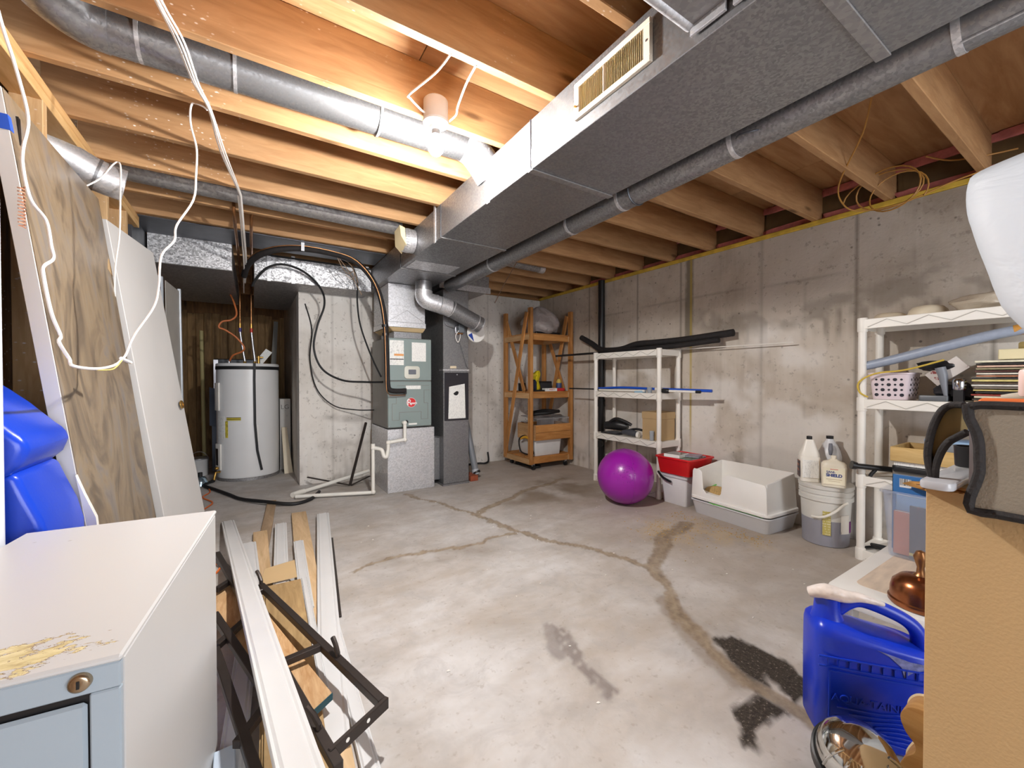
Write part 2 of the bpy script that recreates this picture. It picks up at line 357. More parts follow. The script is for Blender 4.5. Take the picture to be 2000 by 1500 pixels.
spill = (1-sm(-.15, .22, poly_sd(wx, wy, [(2.47, 2.12), (2.87, 2.01), (2.95, 1.4), (2.84, 1.39), (2.53, 1.62), (2.32, 1.86)])))*sm(.45, .62, fbm(x, y, 11, 51))
warm = sm(1.2, 3.2, x+.25*(fbm(x, y, 2, 61)-.5))*.8+.2*sm(.4, .7, fbm(x, y, 3, 71))
for nm, val in (('crack', crack), ('core', core), ('tar', tarm), ('scuff', scuff), ('damp', damp), ('spill', spill), ('warm', warm)):
    me.attributes.new(nm, 'FLOAT', 'POINT').data.foreach_set('value', np.ascontiguousarray(val, dtype=np.float32))
g = N('concrete_floor')
base = g.ramp(g.noise(2.3, 5, .65, dist=.4), [(.3, S(172, 166, 160)), (.5, S(193, 189, 186)), (.72, S(208, 206, 205))])
base = g.mix(g.math('MULTIPLY', g.ramp(g.noise(1.1, 4, .7, sv=(1, 2.4, 1)), [(.43, K1), (.66, W1)]), .55), base, S(160, 146, 130))
base = g.mix(g.math('MULTIPLY', g.ramp(g.noise(5.5, 4, .7, dist=.8), [(.48, K1), (.66, W1)]), .45), base, S(164, 160, 158))
base = g.mix(g.math('MULTIPLY', g.attr('warm'), .5), base, S(176, 158, 138))
base = g.mix(g.math('MULTIPLY', g.ramp(g.noise(30, 2, .7), [(.60, K1), (.72, W1)]), .35), base, S(140, 126, 112))
base = g.mix(g.math('MULTIPLY', g.attr('damp'), .7), base, S(118, 100, 78))
base = g.mix(g.math('MULTIPLY', g.attr('spill'), g.ramp(g.noise(160, 2), [(.48, K1), (.6, W1)])), base, S(206, 178, 120))
base = g.mix(g.math('MULTIPLY', g.attr('crack'), .82), base, g.ramp(g.noise(14, 3, .7), [(.3, S(112, 96, 78)), (.5, S(142, 124, 102)), (.7, S(160, 146, 126))]))
base = g.mix(g.math('MULTIPLY', g.attr('core'), .35), base, S(176, 160, 134))
base = g.mix(g.math('MULTIPLY', g.attr('scuff'), .7), base, S(112, 102, 98))
base = g.mix(g.attr('tar'), base, g.ramp(g.noise(90, 3, .8), [(.35, S(38, 32, 28)), (.6, S(70, 62, 54)), (.74, S(190, 180, 168))]))
g.set('Base Color', base); g.set('Roughness', g.ramp(g.noise(6, 4), [(.3, (.55,)*3+(1,)), (.7, (.75,)*3+(1,))])); g.set('Specular IOR Level', .35)
g.bump(g.noise(40, 2, .65), .18, .006); me.materials.append(g.m)
# ---------------------------------------------------------------- concrete walls
def concrete(name, light, mid, dark, seams=True):
    g = N(name)
    base = g.ramp(g.noise(1.6, 4, .62, dist=.5), [(.28, dark), (.5, mid), (.75, light)])
    streak = g.ramp(g.noise(3.0, 3, .7, sv=(5, 5, .35)), [(.5, K1), (.72, W1)])
    base = g.mix(g.math('MULTIPLY', streak, .35), base, light)
    pits = g.n('ShaderNodeTexVoronoi', feature='F1'); pits.inputs['Scale'].default_value = 9; g.l(g.co(), pits.inputs['Vector'])
    base = g.mix(g.math('MULTIPLY', g.ramp(pits.outputs['Distance'], [(.04, W1), (.09, K1)]), .7), base, S(86, 80, 74))
    spots = g.math('MULTIPLY', g.ramp(g.noise(24, 2, .75), [(.60, K1), (.7, W1)]), .4); base = g.mix(spots, base, S(120, 110, 100))
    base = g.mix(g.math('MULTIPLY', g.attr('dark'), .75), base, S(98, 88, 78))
    base = g.mix(g.math('MULTIPLY', g.attr('efflo_light'), .75), base, S(232, 229, 225))
    base = g.mix(g.math('MULTIPLY', g.attr('seam'), .55), base, S(92, 82, 72))
    base = g.mix(g.attr('patch'), base, S(126, 118, 104)); base = g.mix(g.attr('foamline'), base, S(178, 156, 84))
    g.set('Base Color', base); g.set('Roughness', .85); g.set('Specular IOR Level', .2)
    g.bump(g.noise(40, 2, .7), .3, .006)
    return g.m
CONC = concrete('poured_concrete', S(216, 208, 198), S(198, 188, 175), S(170, 158, 144))
CONCB = concrete('poured_concrete_pale', S(238, 235, 230), S(224, 219, 212), S(200, 194, 186))
def wall_grid(name, fn, us, vs_, thick, m, attrs, others):
    U, V = np.meshgrid(us, vs_); nu = len(us); b = B(); b.v = [fn(u, v) for u, v in zip(U.ravel().tolist(), V.ravel().tolist())]
    i = (np.arange(len(vs_)-1)[:, None]*nu+np.arange(nu-1)[None]).ravel(); b.f = list(map(tuple, np.stack([i, i+1, i+nu+1, i+nu], 1).tolist()))
    n0 = len(b.v); others(b)
    me = bpy.data.meshes.new(name); me.from_pydata(b.v, [], b.f); me.update()
    o = bpy.data.objects.new(name, me); COL.objects.link(o); tag(o, kind='structure'); me.materials.append(m)
    at = attrs(U.ravel(), V.ravel())
    for k in ('dark', 'efflo_light', 'seam', 'patch', 'foamline'):
        a = np.zeros(len(b.v), np.float32)
        if k in at: a[:n0] = at[k]
        me.attributes.new(k, 'FLOAT', 'POINT').data.foreach_set('value', a)
    return o
WX = 3.47
def right_attrs(yv, zv):
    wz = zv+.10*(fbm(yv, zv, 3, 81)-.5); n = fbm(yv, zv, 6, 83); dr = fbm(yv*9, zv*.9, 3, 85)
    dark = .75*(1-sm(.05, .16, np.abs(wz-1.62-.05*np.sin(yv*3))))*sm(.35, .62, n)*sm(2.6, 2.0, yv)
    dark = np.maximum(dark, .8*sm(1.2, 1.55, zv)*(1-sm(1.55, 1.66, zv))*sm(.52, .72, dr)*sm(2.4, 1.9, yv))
    top = sm(1.25, 1.75, wz)*.35*sm(2.6, 1.6, yv); dark = np.maximum(dark, top)  # upper wall darkened in colour: staining, plus the duct's soft shadow painted in
    bnd = .40+.16*np.sin(yv*4.2+1)+.12*(fbm(yv, zv, 5, 87)-.5)
    low = (1-sm(.0, .05, np.abs(wz-bnd+.07)-.06)); dark = np.maximum(dark, .55*low)
    eff = sm(.05, .25, bnd+.30-np.abs(zv-bnd-.30))*.8*sm(.28, .55, fbm(yv, zv, 4, 89))  # efflorescence, boosted in colour to imitate more light on the lower wall
    eff = np.maximum(eff, .8*(zv < bnd-.06)*sm(.48, .62, fbm(yv*14, zv*1.2, 2, 91)))
    seam = np.zeros_like(yv)
    for s0 in (4.41, 3.70, 2.96, 2.44, 1.71, 1.09, .48, -.12, -.72): seam = np.maximum(seam, 1-sm(.004, .012, np.abs(yv-s0)))
    for s0 in (4.05, 3.3, 2.05, 1.4, .8): seam = np.maximum(seam, .35*(1-sm(.003, .009, np.abs(yv-s0)))*sm(.4, .6, fbm(yv, zv, 7, 93)))
    seam = np.maximum(seam, .5*(1-sm(.003, .010, np.abs(zv-1.84+.015*np.sin(yv*2)))))
    pe = np.abs(yv-2.35-.018*(fbm(yv, zv, 9, 95)-.5)); patch = (1-sm(.03, .045, pe+.03*(fbm(yv, zv, 7, 97)-.5)))*sm(1.3, 1.5, zv)*.9
    foam = (1-sm(.005, .012, np.abs(yv-2.335-.02*(fbm(yv, zv, 4, 99)-.5))))*sm(.3, .8, zv)
    return dict(dark=dark, efflo_light=eff, seam=seam, patch=patch, foamline=foam)
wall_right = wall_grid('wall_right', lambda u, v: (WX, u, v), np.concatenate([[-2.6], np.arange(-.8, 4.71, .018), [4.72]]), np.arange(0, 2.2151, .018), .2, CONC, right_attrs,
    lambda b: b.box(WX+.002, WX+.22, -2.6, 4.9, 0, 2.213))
def back_attrs(xv, zv):
    n = fbm(xv, zv, 5, 181); dr = fbm(xv*9, zv, 3, 183)
    dark = .45*sm(.5, .7, n)*(1-sm(.2, .9, zv)); dark = np.maximum(dark, .5*(1-sm(.02, .06, np.abs(zv-.72-.06*np.sin(xv*5))))*sm(.4, .6, n))
    seam = np.zeros_like(xv)
    for s0 in (.72, 1.02, 2.3, 2.62): seam = np.maximum(seam, .4*(1-sm(.003, .009, np.abs(xv-s0))))
    eff = .6*sm(.5, .65, fbm(xv*8, zv*1.2, 3, 185))*(1-sm(.3, .9, zv))
    return dict(dark=dark, efflo_light=eff, seam=seam)
BY = 4.72
wall_back = wall_grid('wall_back', lambda u, v: (u, BY, v), np.concatenate([np.arange(.40, 3.46, .02), [3.47]]), np.arange(0, 2.2151, .02), .2, CONCB, back_attrs,
    lambda b: b.box(.40, 3.47, BY+.002, BY+.25, 0, 2.213))
struct('wall_alcove_right', B().box(.40, .62, BY+.25, 7.2, 0, 2.213), CONC)
struct('wall_alcove_left', B().box(-1.5, -1.38, 3.85, 7.2, 0, 2.48), PANEL)
wb = struct('wall_alcove_back', B().box(-1.5, .62, 7.03, 7.15, 0, 2.48), PANEL)
pm = mesh('plank', B().box(-.044, .044, -.012, .012, 0, 2.0), .003, 30); pm.materials.append(PLANK)
for k in range(20): inst('plank', pm, wb, (-1.33+k*.09, 7.017+random.uniform(-.006, .006), 0), (0, 0, R(random.uniform(-1, 1))), (1, 1, random.uniform(.99, 1.02)))
# walls behind the photographer, with an unseen opening added to let the world's light in
fw = B().box(-3.2, -.5, -2.6, -2.45, 0, 2.48).box(2.4, 3.47, -2.6, -2.45, 0, 2.48).box(-.5, 2.4, -2.6, -2.45, 2.25, 2.48)
struct('wall_front', fw, CONCB)
# stud wall on the left
wl = struct('wall_left', B().box(-.80, -.775, -2.45, 3.86, 0, 2.21), PANEL)
sm_ = mesh('stud', B().box(-.089, 0, -.019, .019, 0, 2.17), .002, 30); sm_.materials.append(STUD)
for k in range(15): inst('stud', sm_, wl, (-.672, -2.3+.4064*k+.14, 0))
part('top_plate', B().box(-.761, -.672, -2.45, 3.86, 2.17, 2.21), wood('plate_wood', S(214, 170, 112), S(236, 200, 146), 'y'), wl, .002)
part('top_plate', B().box(-.761, -.672, -2.45, 3.86, 2.2105, 2.2495), wood('plate_wood_b', S(206, 160, 104), S(230, 190, 136), 'y'), wl, .002)
part('bottom_plate', B().box(-.761, -.672, -2.45, 3.86, 0, .038), STUD, wl)
dw = plain('gypsum_back', S(206, 190, 176), .85, 0, .14, 60)
# ---------------------------------------------------------------- ceiling
ce = struct('ceiling', B().box(-1.5, 3.66, -2.6, 7.2, 2.507, 2.53), PLY)
for i, y0 in enumerate(np.arange(-2.6, 7.1, 1.2192)):
    for x0, x1 in (((-1.5, .62), (.622, 3.06), (3.062, 3.66)) if i % 2 else ((-1.5, -.58), (-.578, 1.86), (1.862, 3.66))):
        part('plywood_sheet', B().box(x0+.001, x1-.001, y0+.001, min(y0+1.218, 7.2), 2.486, 2.506), PLY, ce)
jm = mesh('joist', B().box(-.755, 3.60, -.038, 0, 2.25, 2.485), .003, 30); jm.materials.append(JOIST)
for k in range(-11, 7): inst('joist', jm, ce, (random.uniform(-.01, .01), 2.168+.4064*k, 0))
jm2 = mesh('alcove_joist', B().box(-1.38, .40, -.038, 0, 2.25, 2.485), .003, 30); jm2.materials.append(JOIST)
for k in range(7, 12): inst('alcove_joist', jm2, ce, (0, 2.168+.4064*k, 0))
struct('trim_1', B().box(3.455, 3.60, -2.4, 4.72, 2.215, 2.2485), plain('yellow_sill_foam', S(206, 172, 64), .8, 0, .18, 14, bump=.3, bs=30), .004)
struct('trim_2', B().box(.62, 3.45, 4.72, 4.86, 2.215, 2.2485), plain('sill_wood', S(150, 108, 66), .8), .003)
struct('trim_4', B().box(.40, 3.66, 4.862, 4.90, 2.2135, 2.485), JOIST)
struct('trim_3', B().box(3.605, 3.645, -2.4, 4.9, 2.2485, 2.485), JOIST)
PINK = plain('pink_insulation', S(196, 120, 116), .95, 0, .2, 18, bump=.6, bs=30); KRAFT = plain('kraft_facing', S(92, 74, 46), .7, 0, .25, 8, bump=.4, bs=12)
def blob(c, s, seed=0, nu=14, nv=10, amp=.12, flat=0):
    b = B(); r = random.Random(seed); ph = [r.uniform(0, 6.28) for _ in range(6)]
    def fn(u, v):
        t = u*2*math.pi; p = (v-.5)*math.pi
        k = 1+amp*(math.sin(3*t+ph[0])*math.cos(2*p+ph[1])+.6*math.sin(5*t+ph[2]+3*p)+.5*math.cos(7*p+ph[3]+2*t))*math.cos(p)
        d = [math.cos(p)*math.cos(t), math.cos(p)*math.sin(t), math.sin(p)]
        d = [math.copysign(abs(q)**(1-flat), q) for q in d]
        return (c[0]+s[0]*k*d[0], c[1]+s[1]*k*d[1], c[2]+s[2]*k*d[2])
    nu2 = nu
    vs_ = [fn(i/nu2, j/(nv-1)) for j in range(nv) for i in range(nu2)]
    b._a(vs_, [(j*nu2+i, j*nu2+(i+1) % nu2, (j+1)*nu2+(i+1) % nu2, (j+1)*nu2+i) for j in range(nv-1) for i in range(nu2)])
    return b
bays = ['nearest the photographer', 'second', 'third', 'fourth', 'fifth', 'sixth', 'seventh', 'eighth', 'ninth']
for n_, k in enumerate(range(-5, 5)):
    y1 = 2.168+.4064*k-.04; y0 = y1-.365; yc = (y0+y1)/2
    t = thing('insulation_batt', 'pink insulation behind brown paper above right wall, %s bay from far corner' % ['tenth', 'ninth', 'eighth', 'seventh', 'sixth', 'fifth', 'fourth', 'third', 'second', 'first'][n_], 'insulation', (3.55, yc, 2.25), group='insulation batts along the right sill')
    part('paper_facing', blob((3.57, yc, 2.37), (.03, .183, .085), k+40, 30, 12, .06, .85), KRAFT, t)
    part('pink_fibre', blob((3.555, yc, 2.278), (.036, .183, .026), k+80, 30, 8, .10, .8), PINK, t)
    part('pink_fibre', blob((3.56, yc, 2.455), (.036, .183, .026), k+120, 30, 8, .10, .8), PINK, t)
# ---------------------------------------------------------------- ceiling lamp
t = thing('ceiling_lamp', 'bare lit bulb in white porcelain holder on round box under joist', 'lamp', (.672, 1.668, 2.20))
part('junction_box', B().lathe([(.050, .0), (.052, .003), (.052, .092), (.046, .098), (0, .098)], (.672, 1.668, 2.20)), plain('beige_box', S(226, 216, 206), .45), t)
part('lamp_holder', B().lathe([(.022, -.030), (.026, -.026), (.028, -.016), (.045, -.010), (.054, -.004), (.055, .004), (.05, .006)], (.672, 1.668, 2.20)), plain('porcelain', S(240, 240, 240), .25), t)
part('socket', B().cyl((.672, 1.668, 2.150), (.672, 1.668, 2.172), .0175), plain('socket_grey', S(150, 150, 152), .4), t)
g = N('lit_bulb'); g.set('Base Color', (1, 1, 1, 1)); g.set('Emission Color', (1.0, .975, .95, 1)); g.set('Emission Strength', BULB_W/(math.pi*.0088)); bulb_m = g.m
g = N('glowing_neck'); g.set('Emission Color', (1, .98, .95, 1)); g.set('Emission Strength', 14.0); neck_m = g.m
part('bulb', B().lathe([(.0, -.056), (.011, -.054), (.022, -.047), (.030, -.035), (.034, -.020), (.0342, -.012)], (.672, 1.668, 2.118), 20), bulb_m, t)
part('bulb_neck', B().lathe([(.0340, -.0118), (.033, -.004), (.027, .010), (.020, .024), (.0155, .036)], (.672, 1.668, 2.118), 20), neck_m, t)
for nm, pts in (('feed_cable', [(.60, 1.345, 2.252), (.585, 1.45, 2.245), (.535, 1.60, 2.235), (.545, 1.62, 2.232), (.60, 1.655, 2.228), (.625, 1.664, 2.226)]),
                ('feed_cable', [(.70, 1.345, 2.252), (.71, 1.45, 2.25), (.735, 1.58, 2.245), (.745, 1.62, 2.235), (.728, 1.655, 2.22)])):
    part(nm, B().tube(pts, .0042, 8, smooth=5), WIRE, t)
# ---------------------------------------------------------------- main supply trunk
t = thing('supply_trunk_duct', 'big rectangular galvanized trunk duct hanging under the joists', 'duct', (1.293, 1.8, 2.028))
part('duct_body', B().box(1.046, 1.54, -2.0, 4.56, 2.028, 2.247), GALV, t, .002)
for ys_ in (.41, 1.475, 2.50, 3.36, -.6):
    part('joint_cleat', B().box(1.044, 1.542, ys_, ys_+.035, 2.0215, 2.0275), GALVD, t, .001); part('joint_cleat', B().box(1.0425, 1.0455, ys_+.012, ys_+.018, 2.022, 2.246), SHEET, t)
for ys_ in (1.86, 2.60): part('hanger_strap', B().box(1.0415, 1.0458, ys_, ys_+.028, 2.018, 2.30), GALVB, t)
part('access_patch', B().box(1.075, 1.455, 3.10, 3.34, 2.0245, 2.0278), GALVB, t, .001)
for px_ in (1.09, 1.44):
    for py_ in (3.13, 3.22, 3.31): part('screw', B().lathe([(0, -.003), (.004, -.003), (.005, 0)], (px_, py_, 2.0243), 8), STEEL, t)
gr = thing('register_grille', 'cream louvred register screwed to side of the trunk duct', 'vent', (1.046, 1.0, 2.08))
fr = B()
for y0, y1, z0, z1 in ((.835, 1.185, 2.075, 2.094), (.835, 1.185, 2.190, 2.209), (.835, .862, 2.094, 2.190), (1.158, 1.185, 2.094, 2.190), (1.030, 1.036, 2.094, 2.190)): fr.box(1.030, 1.0455, y0, y1, z0, z1)
part('grille_frame', fr, plain('register_cream', S(226, 214, 196), .45), gr, .002)
part('grille_back', B().box(1.0440, 1.0456, .86, 1.16, 2.09, 2.194), plain('register_dark', S(120, 106, 66), .8), gr)
for a, b_, tilt in ((.866, 1.028, 0), (1.038, 1.156, 0)):
    fn = B(); q = a
    while q < b_: fn.hexa([(1.033, q, 2.094), (1.034, q+.0012, 2.094), (1.043, q+.0045, 2.094), (1.042, q+.0033, 2.094), (1.033, q, 2.190), (1.034, q+.0012, 2.190), (1.043, q+.0045, 2.190), (1.042, q+.0033, 2.190)]); q += .0078
    part('louver_fins', fn, plain('register_fin', S(232, 216, 176), .5), gr, kind='stuff', smooth=0)
part('damper_lever', B().tube([(1.028, 1.170, 2.118), (1.020, 1.170, 2.118)], .004, 8), BRASS, gr)
part('screw', B().lathe([(0, -.002), (.004, -.001), (.004, .001)], M=Matrix.Rotation(R(90), 3, 'Y'), c=(1.0295, .848, 2.142), n=8), STEEL, gr)
# branch box off the trunk, nearest the camera
t = thing('branch_duct', 'short galvanized branch box leaving the trunk close to the camera', 'duct', (.75, .55, 2.075))
part('duct_body', B().box(.35, 1.0405, .34, .70, 2.078, 2.246), GALVD, t, .004)
part('rolled_edge', B().tube([(.35, .704, 2.084), (1.036, .704, 2.084)], .014, 12), GALVB, t)
part('flange_tab', B().hexa([(1.030, .60, 2.05), (1.040, .60, 2.05), (1.040, .70, 2.05), (1.030, .70, 2.05), (1.032, .60, 2.078), (1.040, .60, 2.078), (1.040, .70, 2.078), (1.032, .70, 2.078)]), GALVB, t, .001)
part('flange_tab', B().hexa([(1.030, .50, 2.045), (1.040, .50, 2.045), (1.040, .58, 2.045), (1.030, .58, 2.045), (1.032, .50, 2.078), (1.040, .50, 2.078), (1.040, .58, 2.078), (1.032, .58, 2.078)]), GALVB, t, .001)
# round pipe along the right side of the trunk
def zp(y): return 2.035+.011*(3.5-y)
t = thing('round_supply_pipe', 'long round galvanized pipe running beside the trunk duct', 'duct', (1.665, 1.2, 1.97))
cuts = [-2.0, .30, .92, 1.52, 1.93, 2.9, 3.78]
for a, b_ in zip(cuts[:-1], cuts[1:]):
    part('pipe_section', B().cyl((1.665, a, zp(a)), (1.665, b_, zp(b_)), .0635, 28), GALV, t); 
    if b_ < 3.7: part('crimp_ring', B().cyl((1.665, b_-.012, zp(b_)), (1.665, b_+.006, zp(b_)), .0655, 28), GALVB, t)
part('longitudinal_seam', B().beam((1.632, -2, zp(-2)-.0555), (1.632, .29, zp(.3)-.0555), .007, .004), GALVB, t)
part('hanger_strap', B().tube([(1.665+.066*math.cos(q), 1.43, zp(1.43)+.066*math.sin(q)) for q in np.linspace(R(180), R(360), 16)], .004, 6), SHEET, t)
for yy in (.80, 1.60): part('hanger_hook', B().tube([(1.60, yy, 2.03), (1.575, yy+.01, 2.022), (1.56, yy+.05, 2.022), (1.575, yy+.07, 2.024)], .003, 6, smooth=3), SHEET, t)
# round pipe between the joists beside the lamp
t = thing('round_branch_pipe', 'round galvanized pipe lying between joists behind the lit bulb', 'duct', (.3, 1.95, 2.23))
part('pipe_section', B().cyl((-.42, 1.95, 2.315), (-.05, 1.95, 2.318), .079, 26), GALV, t)
part('pipe_section', B().cyl((-.05, 1.95, 2.318), (.50, 1.95, 2.322), .078, 26), GALV, t); part('pipe_section', B().cyl((.50, 1.95, 2.322), (.95, 1.95, 2.326), .079, 26), GALV, t)
for xx in (-.33, -.05, .50): part('crimp_ring', B().cyl((xx-.006, 1.95, 2.318), (xx+.006, 1.95, 2.318), .0815, 26), GALVB, t)
part('takeoff_collar', B().tube([(.94, 1.95, 2.326), (.99, 1.948, 2.312), (1.045, 1.945, 2.265), (1.10, 1.945, 2.20)], [.080, .084, .086, .086], 26), GALVB, t)
part('elbow', B().tube([(-.41, 1.95, 2.315), (-.47, 1.94, 2.318), (-.53, 1.90, 2.33), (-.57, 1.86, 2.36), (-.59, 1.83, 2.42), (-.59, 1.82, 2.484)], .082, 26, smooth=4), GALV, t)
# far round pipe between the joists with taped takeoff
t = thing('far_branch_pipe', 'dull round galvanized pipe between far joists ending at taped collar', 'duct', (.2, 3.19, 2.24))
part('pipe_section', B().cyl((-.66, 3.185, 2.325), (.98, 3.185, 2.305), .076, 24), GALVD, t)
cr = B(); n = 30
for k in range(n):
    q0, q1 = 2*math.pi*k/n, 2*math.pi*(k+.8)/n
    cr.hexa([(.96, 3.05+.085*math.cos(q0), 2.15+.085*math.sin(q0)), (1.0, 3.05+.09*math.cos(q0), 2.15+.09*math.sin(q0)), (1.0, 3.05+.09*math.cos(q1), 2.15+.09*math.sin(q1)), (.96, 3.05+.085*math.cos(q1), 2.15+.085*math.sin(q1)),
             (.96, 3.05+.081*math.cos(q0), 2.15+.081*math.sin(q0)), (1.0, 3.05+.086*math.cos(q0), 2.15+.086*math.sin(q0)), (1.0, 3.05+.086*math.cos(q1), 2.15+.086*math.sin(q1)), (.96, 3.05+.081*math.cos(q1), 2.15+.081*math.sin(q1))])
part('tabbed_collar', B().cyl((.985, 3.05, 2.15), (1.043, 3.05, 2.15), .088, 28), GALVB, t); part('collar_tabs', cr, GALVB, t, kind='stuff', smooth=0)
part('cardboard_flap', B().hexa([(.93, 2.99, 2.16), (.965, 2.97, 2.09), (.97, 3.11, 2.06), (.93, 3.14, 2.12), (.92, 2.99, 2.235), (.955, 2.98, 2.22), (.962, 3.10, 2.20), (.92, 3.12, 2.225)]), plain('pale_flap', S(226, 210, 168), .8), t)
# open stub at the stud wall
t = thing('open_duct_stub', 'open round galvanized stub poking out of left stud wall', 'duct', (-.62, 2.75, 2.0))
ax = [(-.86, 2.62, 2.17), (-.72, 2.70, 2.12), (-.63, 2.745, 2.085), (-.535, 2.77, 2.065)]
part('pipe_section', B().tube(ax, .076, 26, cap=False, smooth=4), GALVB, t); part('pipe_inside', B().tube(ax, .0745, 26, cap=False, smooth=4), GALVB, t)
part('crimp_ring', B().tube([(-.635, 2.743, 2.087), (-.625, 2.746, 2.084)], .0785, 26, cap=False), GALV, t)
# panned return under far joists, two drop boxes
t = thing('joist_panning', 'dark flat sheet metal panning under the far joists', 'sheet metal', (.2, 4.05, 2.24))
part('sheet', B().box(-.70, 1.04, 3.80, 4.22, 2.243, 2.248), SHEET, t); part('side_flange', B().box(-.72, -.70, 3.80, 4.40, 2.02, 2.248), SHEET, t)
t = thing('return_drop_box', 'speckled galvanized box duct hanging by the leaning white door', 'duct', (-.41, 4.6, 2.02))
part('duct_body', B().box(-.69, -.142, 4.22, 6.1, 2.02, 2.246), GALVD, t, .002); part('end_face', B().box(-.688, -.144, 4.212, 4.2195, 2.024, 2.244), GALVS, t, .001)
t = thing('cross_supply_duct', 'speckled galvanized box duct running above the concrete partition', 'duct', (.5, 4.6, 2.0))
part('duct_body', B().box(.014, 1.04, 4.35, 6.1, 2.0, 2.225), GALVD, t, .002); part('end_face', B().box(.018, 1.035, 4.342, 4.3495, 2.004, 2.222), GALVS, t, .001)
for xx in (.115, .31, .98): part('hanger_strap', B().box(xx, xx+.03, 4.330, 4.3415, 1.995, 2.25), GALVB, t)
part('top_tape', B().box(.02, 1.03, 4.33, 4.341, 2.222, 2.236), BLACK, t)
# ---------------------------------------------------------------- air handler
HG = plain('handler_grey_green', S(134, 148, 146), .45, .1, .04, 4); HGS = plain('handler_side', S(128, 126, 122), .5, .3, .06)
t = thing('air_handler', 'grey-green upright furnace air handler with round red badge', 'furnace', (1.31, 4.2, .62))
part('cabinet_body', B().box(1.088, 1.530, 3.945, 4.52, .622, 1.50), HGS, t, .004)
part('upper_door', B().box(1.090, 1.528, 3.930, 3.9445, 1.085, 1.497), HG, t, .005); part('lower_door', B().box(1.090, 1.528, 3.932, 3.9445, .630, 1.075), HG, t, .005)
rl = B()
for pts in ([(1.13, .70), (1.13, .86), (1.17, .86), (1.17, .99), (1.10, .99)], [(1.49, .70), (1.49, .86), (1.45, .86), (1.45, .99), (1.51, .99)], [(1.13, .70), (1.20, .70), (1.20, .775), (1.42, .775), (1.42, .70), (1.49, .70)], [(1.18, 1.035), (1.50, 1.035)]):
    for a, b_ in zip(pts[:-1], pts[1:]): rl.beam((a[0], 3.9312, a[1]), (b_[0], 3.9312, b_[1]), .004, .003, up=(0, 1, 0))
part('pressed_ribs', rl, HGS, t, smooth=0)
part('instruction_label', B().box(1.108, 1.245, 3.9285, 3.9302, 1.235, 1.475), PRINT, t); part('warning_band', B().box(1.150, 1.243, 3.9278, 3.9284, 1.325, 1.345), plain('orange_print', S(226, 160, 96), .6), t)
part('label_rule', B().box(1.110, 1.243, 3.9278, 3.9284, 1.288, 1.297), BLACKP, t)
part('wiring_label', B().box(1.325, 1.470, 3.9285, 3.9302, 1.275, 1.462), PRINTB, t)
part('control_bezel', B().rbox(-.078, .078, -.062, .062, 0, .012, .028).xf(frame((1.325, 3.9295, 1.165), (1, 0, 0), (0, 0, 1))), plain('bezel_ivory', S(208, 208, 196), .4), t, .003)
part('control_window', B().rbox(-.038, .038, -.022, .026, 0, .004, .006).xf(frame((1.325, 3.9175, 1.167), (1, 0, 0), (0, 0, 1))), plain('lcd_grey', S(112, 116, 124), .2), t)
part('model_sticker', B().box(1.265, 1.415, 3.929, 3.9318, 1.0, 1.035), PRINTB, t)
RED = plain('badge_red', S(206, 40, 44), .4); WHT = plain('badge_white', S(240, 240, 240), .45)
bd = part('badge', B().lathe([(.0, .004), (.045, .004), (.046, .0)], M=Matrix.Rotation(R(90), 3, 'X'), c=(1.318, 3.9315, .868), n=32), RED, t)
part('badge_rim', B().tube([(1.318+.0455*math.cos(q), 3.929, .868+.0455*math.sin(q)) for q in np.linspace(0, 6.283, 33)[:-1]], .0022, 6, closed=True), WHT, bd)
text('badge_lettering', 'R', .082, WHT, bd, frame((1.298, 3.9272, .868), (1, 0, 0), (0, 0, 1)), bold=.0006); text('badge_lettering', 'heem', .034, WHT, bd, frame((1.338, 3.9272, .862), (1, 0, 0), (0, 0, 1)), bold=.0007)
part('drain_label', B().box(1.29, 1.375, 3.927, 3.9318, .648, .664), PAPER, t); part('drain_port', B().lathe([(0, .014), (.015, .014), (.017, 0)], M=Matrix.Rotation(R(90), 3, 'X'), c=(1.27, 3.933, .68), n=14), BLACKP, t)
for xx in (1.10, 1.515):
    for zz in (.642, 1.49): part('screw', B().lathe([(0, .003), (.004, .002), (.005, 0)], M=Matrix.Rotation(R(90), 3, 'X'), c=(xx, 3.932, zz), n=8), STEEL, t)
# base plenum, top plenum, return column
t = thing('base_plenum', 'galvanized sheet metal base box under the air handler', 'duct', (1.32, 4.2, 0))
part('duct_body', B().box(1.082, 1.556, 3.925, 4.54, 0, .615), GALVB, t, .003); part('side_link', B().box(1.556, 1.645, 4.0, 4.5, .05, .50), GALV, t, .003)
part('sloped_cap', B().hexa([(1.556, 4.0, .50), (1.645, 4.0, .485), (1.645, 4.5, .485), (1.556, 4.5, .50), (1.556, 4.0, .51), (1.645, 4.0, .495), (1.645, 4.5, .495), (1.556, 4.5, .51)]), GALV, t)
t = thing('supply_plenum', 'galvanized plenum rising from air handler to the trunk duct', 'duct', (1.31, 4.2, 1.5))
part('collar', B().box(1.165, 1.445, 3.985, 4.45, 1.502, 1.565), GALV, t, .002)
part('canvas_connector', B().hexa([(1.155, 3.975, 1.565), (1.455, 3.975, 1.565), (1.455, 4.46, 1.565), (1.155, 4.46, 1.565), (1.105, 3.945, 1.605), (1.475, 3.945, 1.605), (1.475, 4.49, 1.605), (1.105, 4.49, 1.605)]), plain('canvas', S(196, 172, 130), .9), t, .006)
part('flange', B().box(1.097, 1.475, 3.940, 4.50, 1.606, 1.655), GALVB, t, .002)
part('duct_body', B().box(1.102, 1.470, 3.950, 4.50, 1.656, 2.026), GALVB, t, .002); part('cross_cleat', B().box(1.098, 1.474, 3.945, 4.50, 1.815, 1.825), GALVB, t)
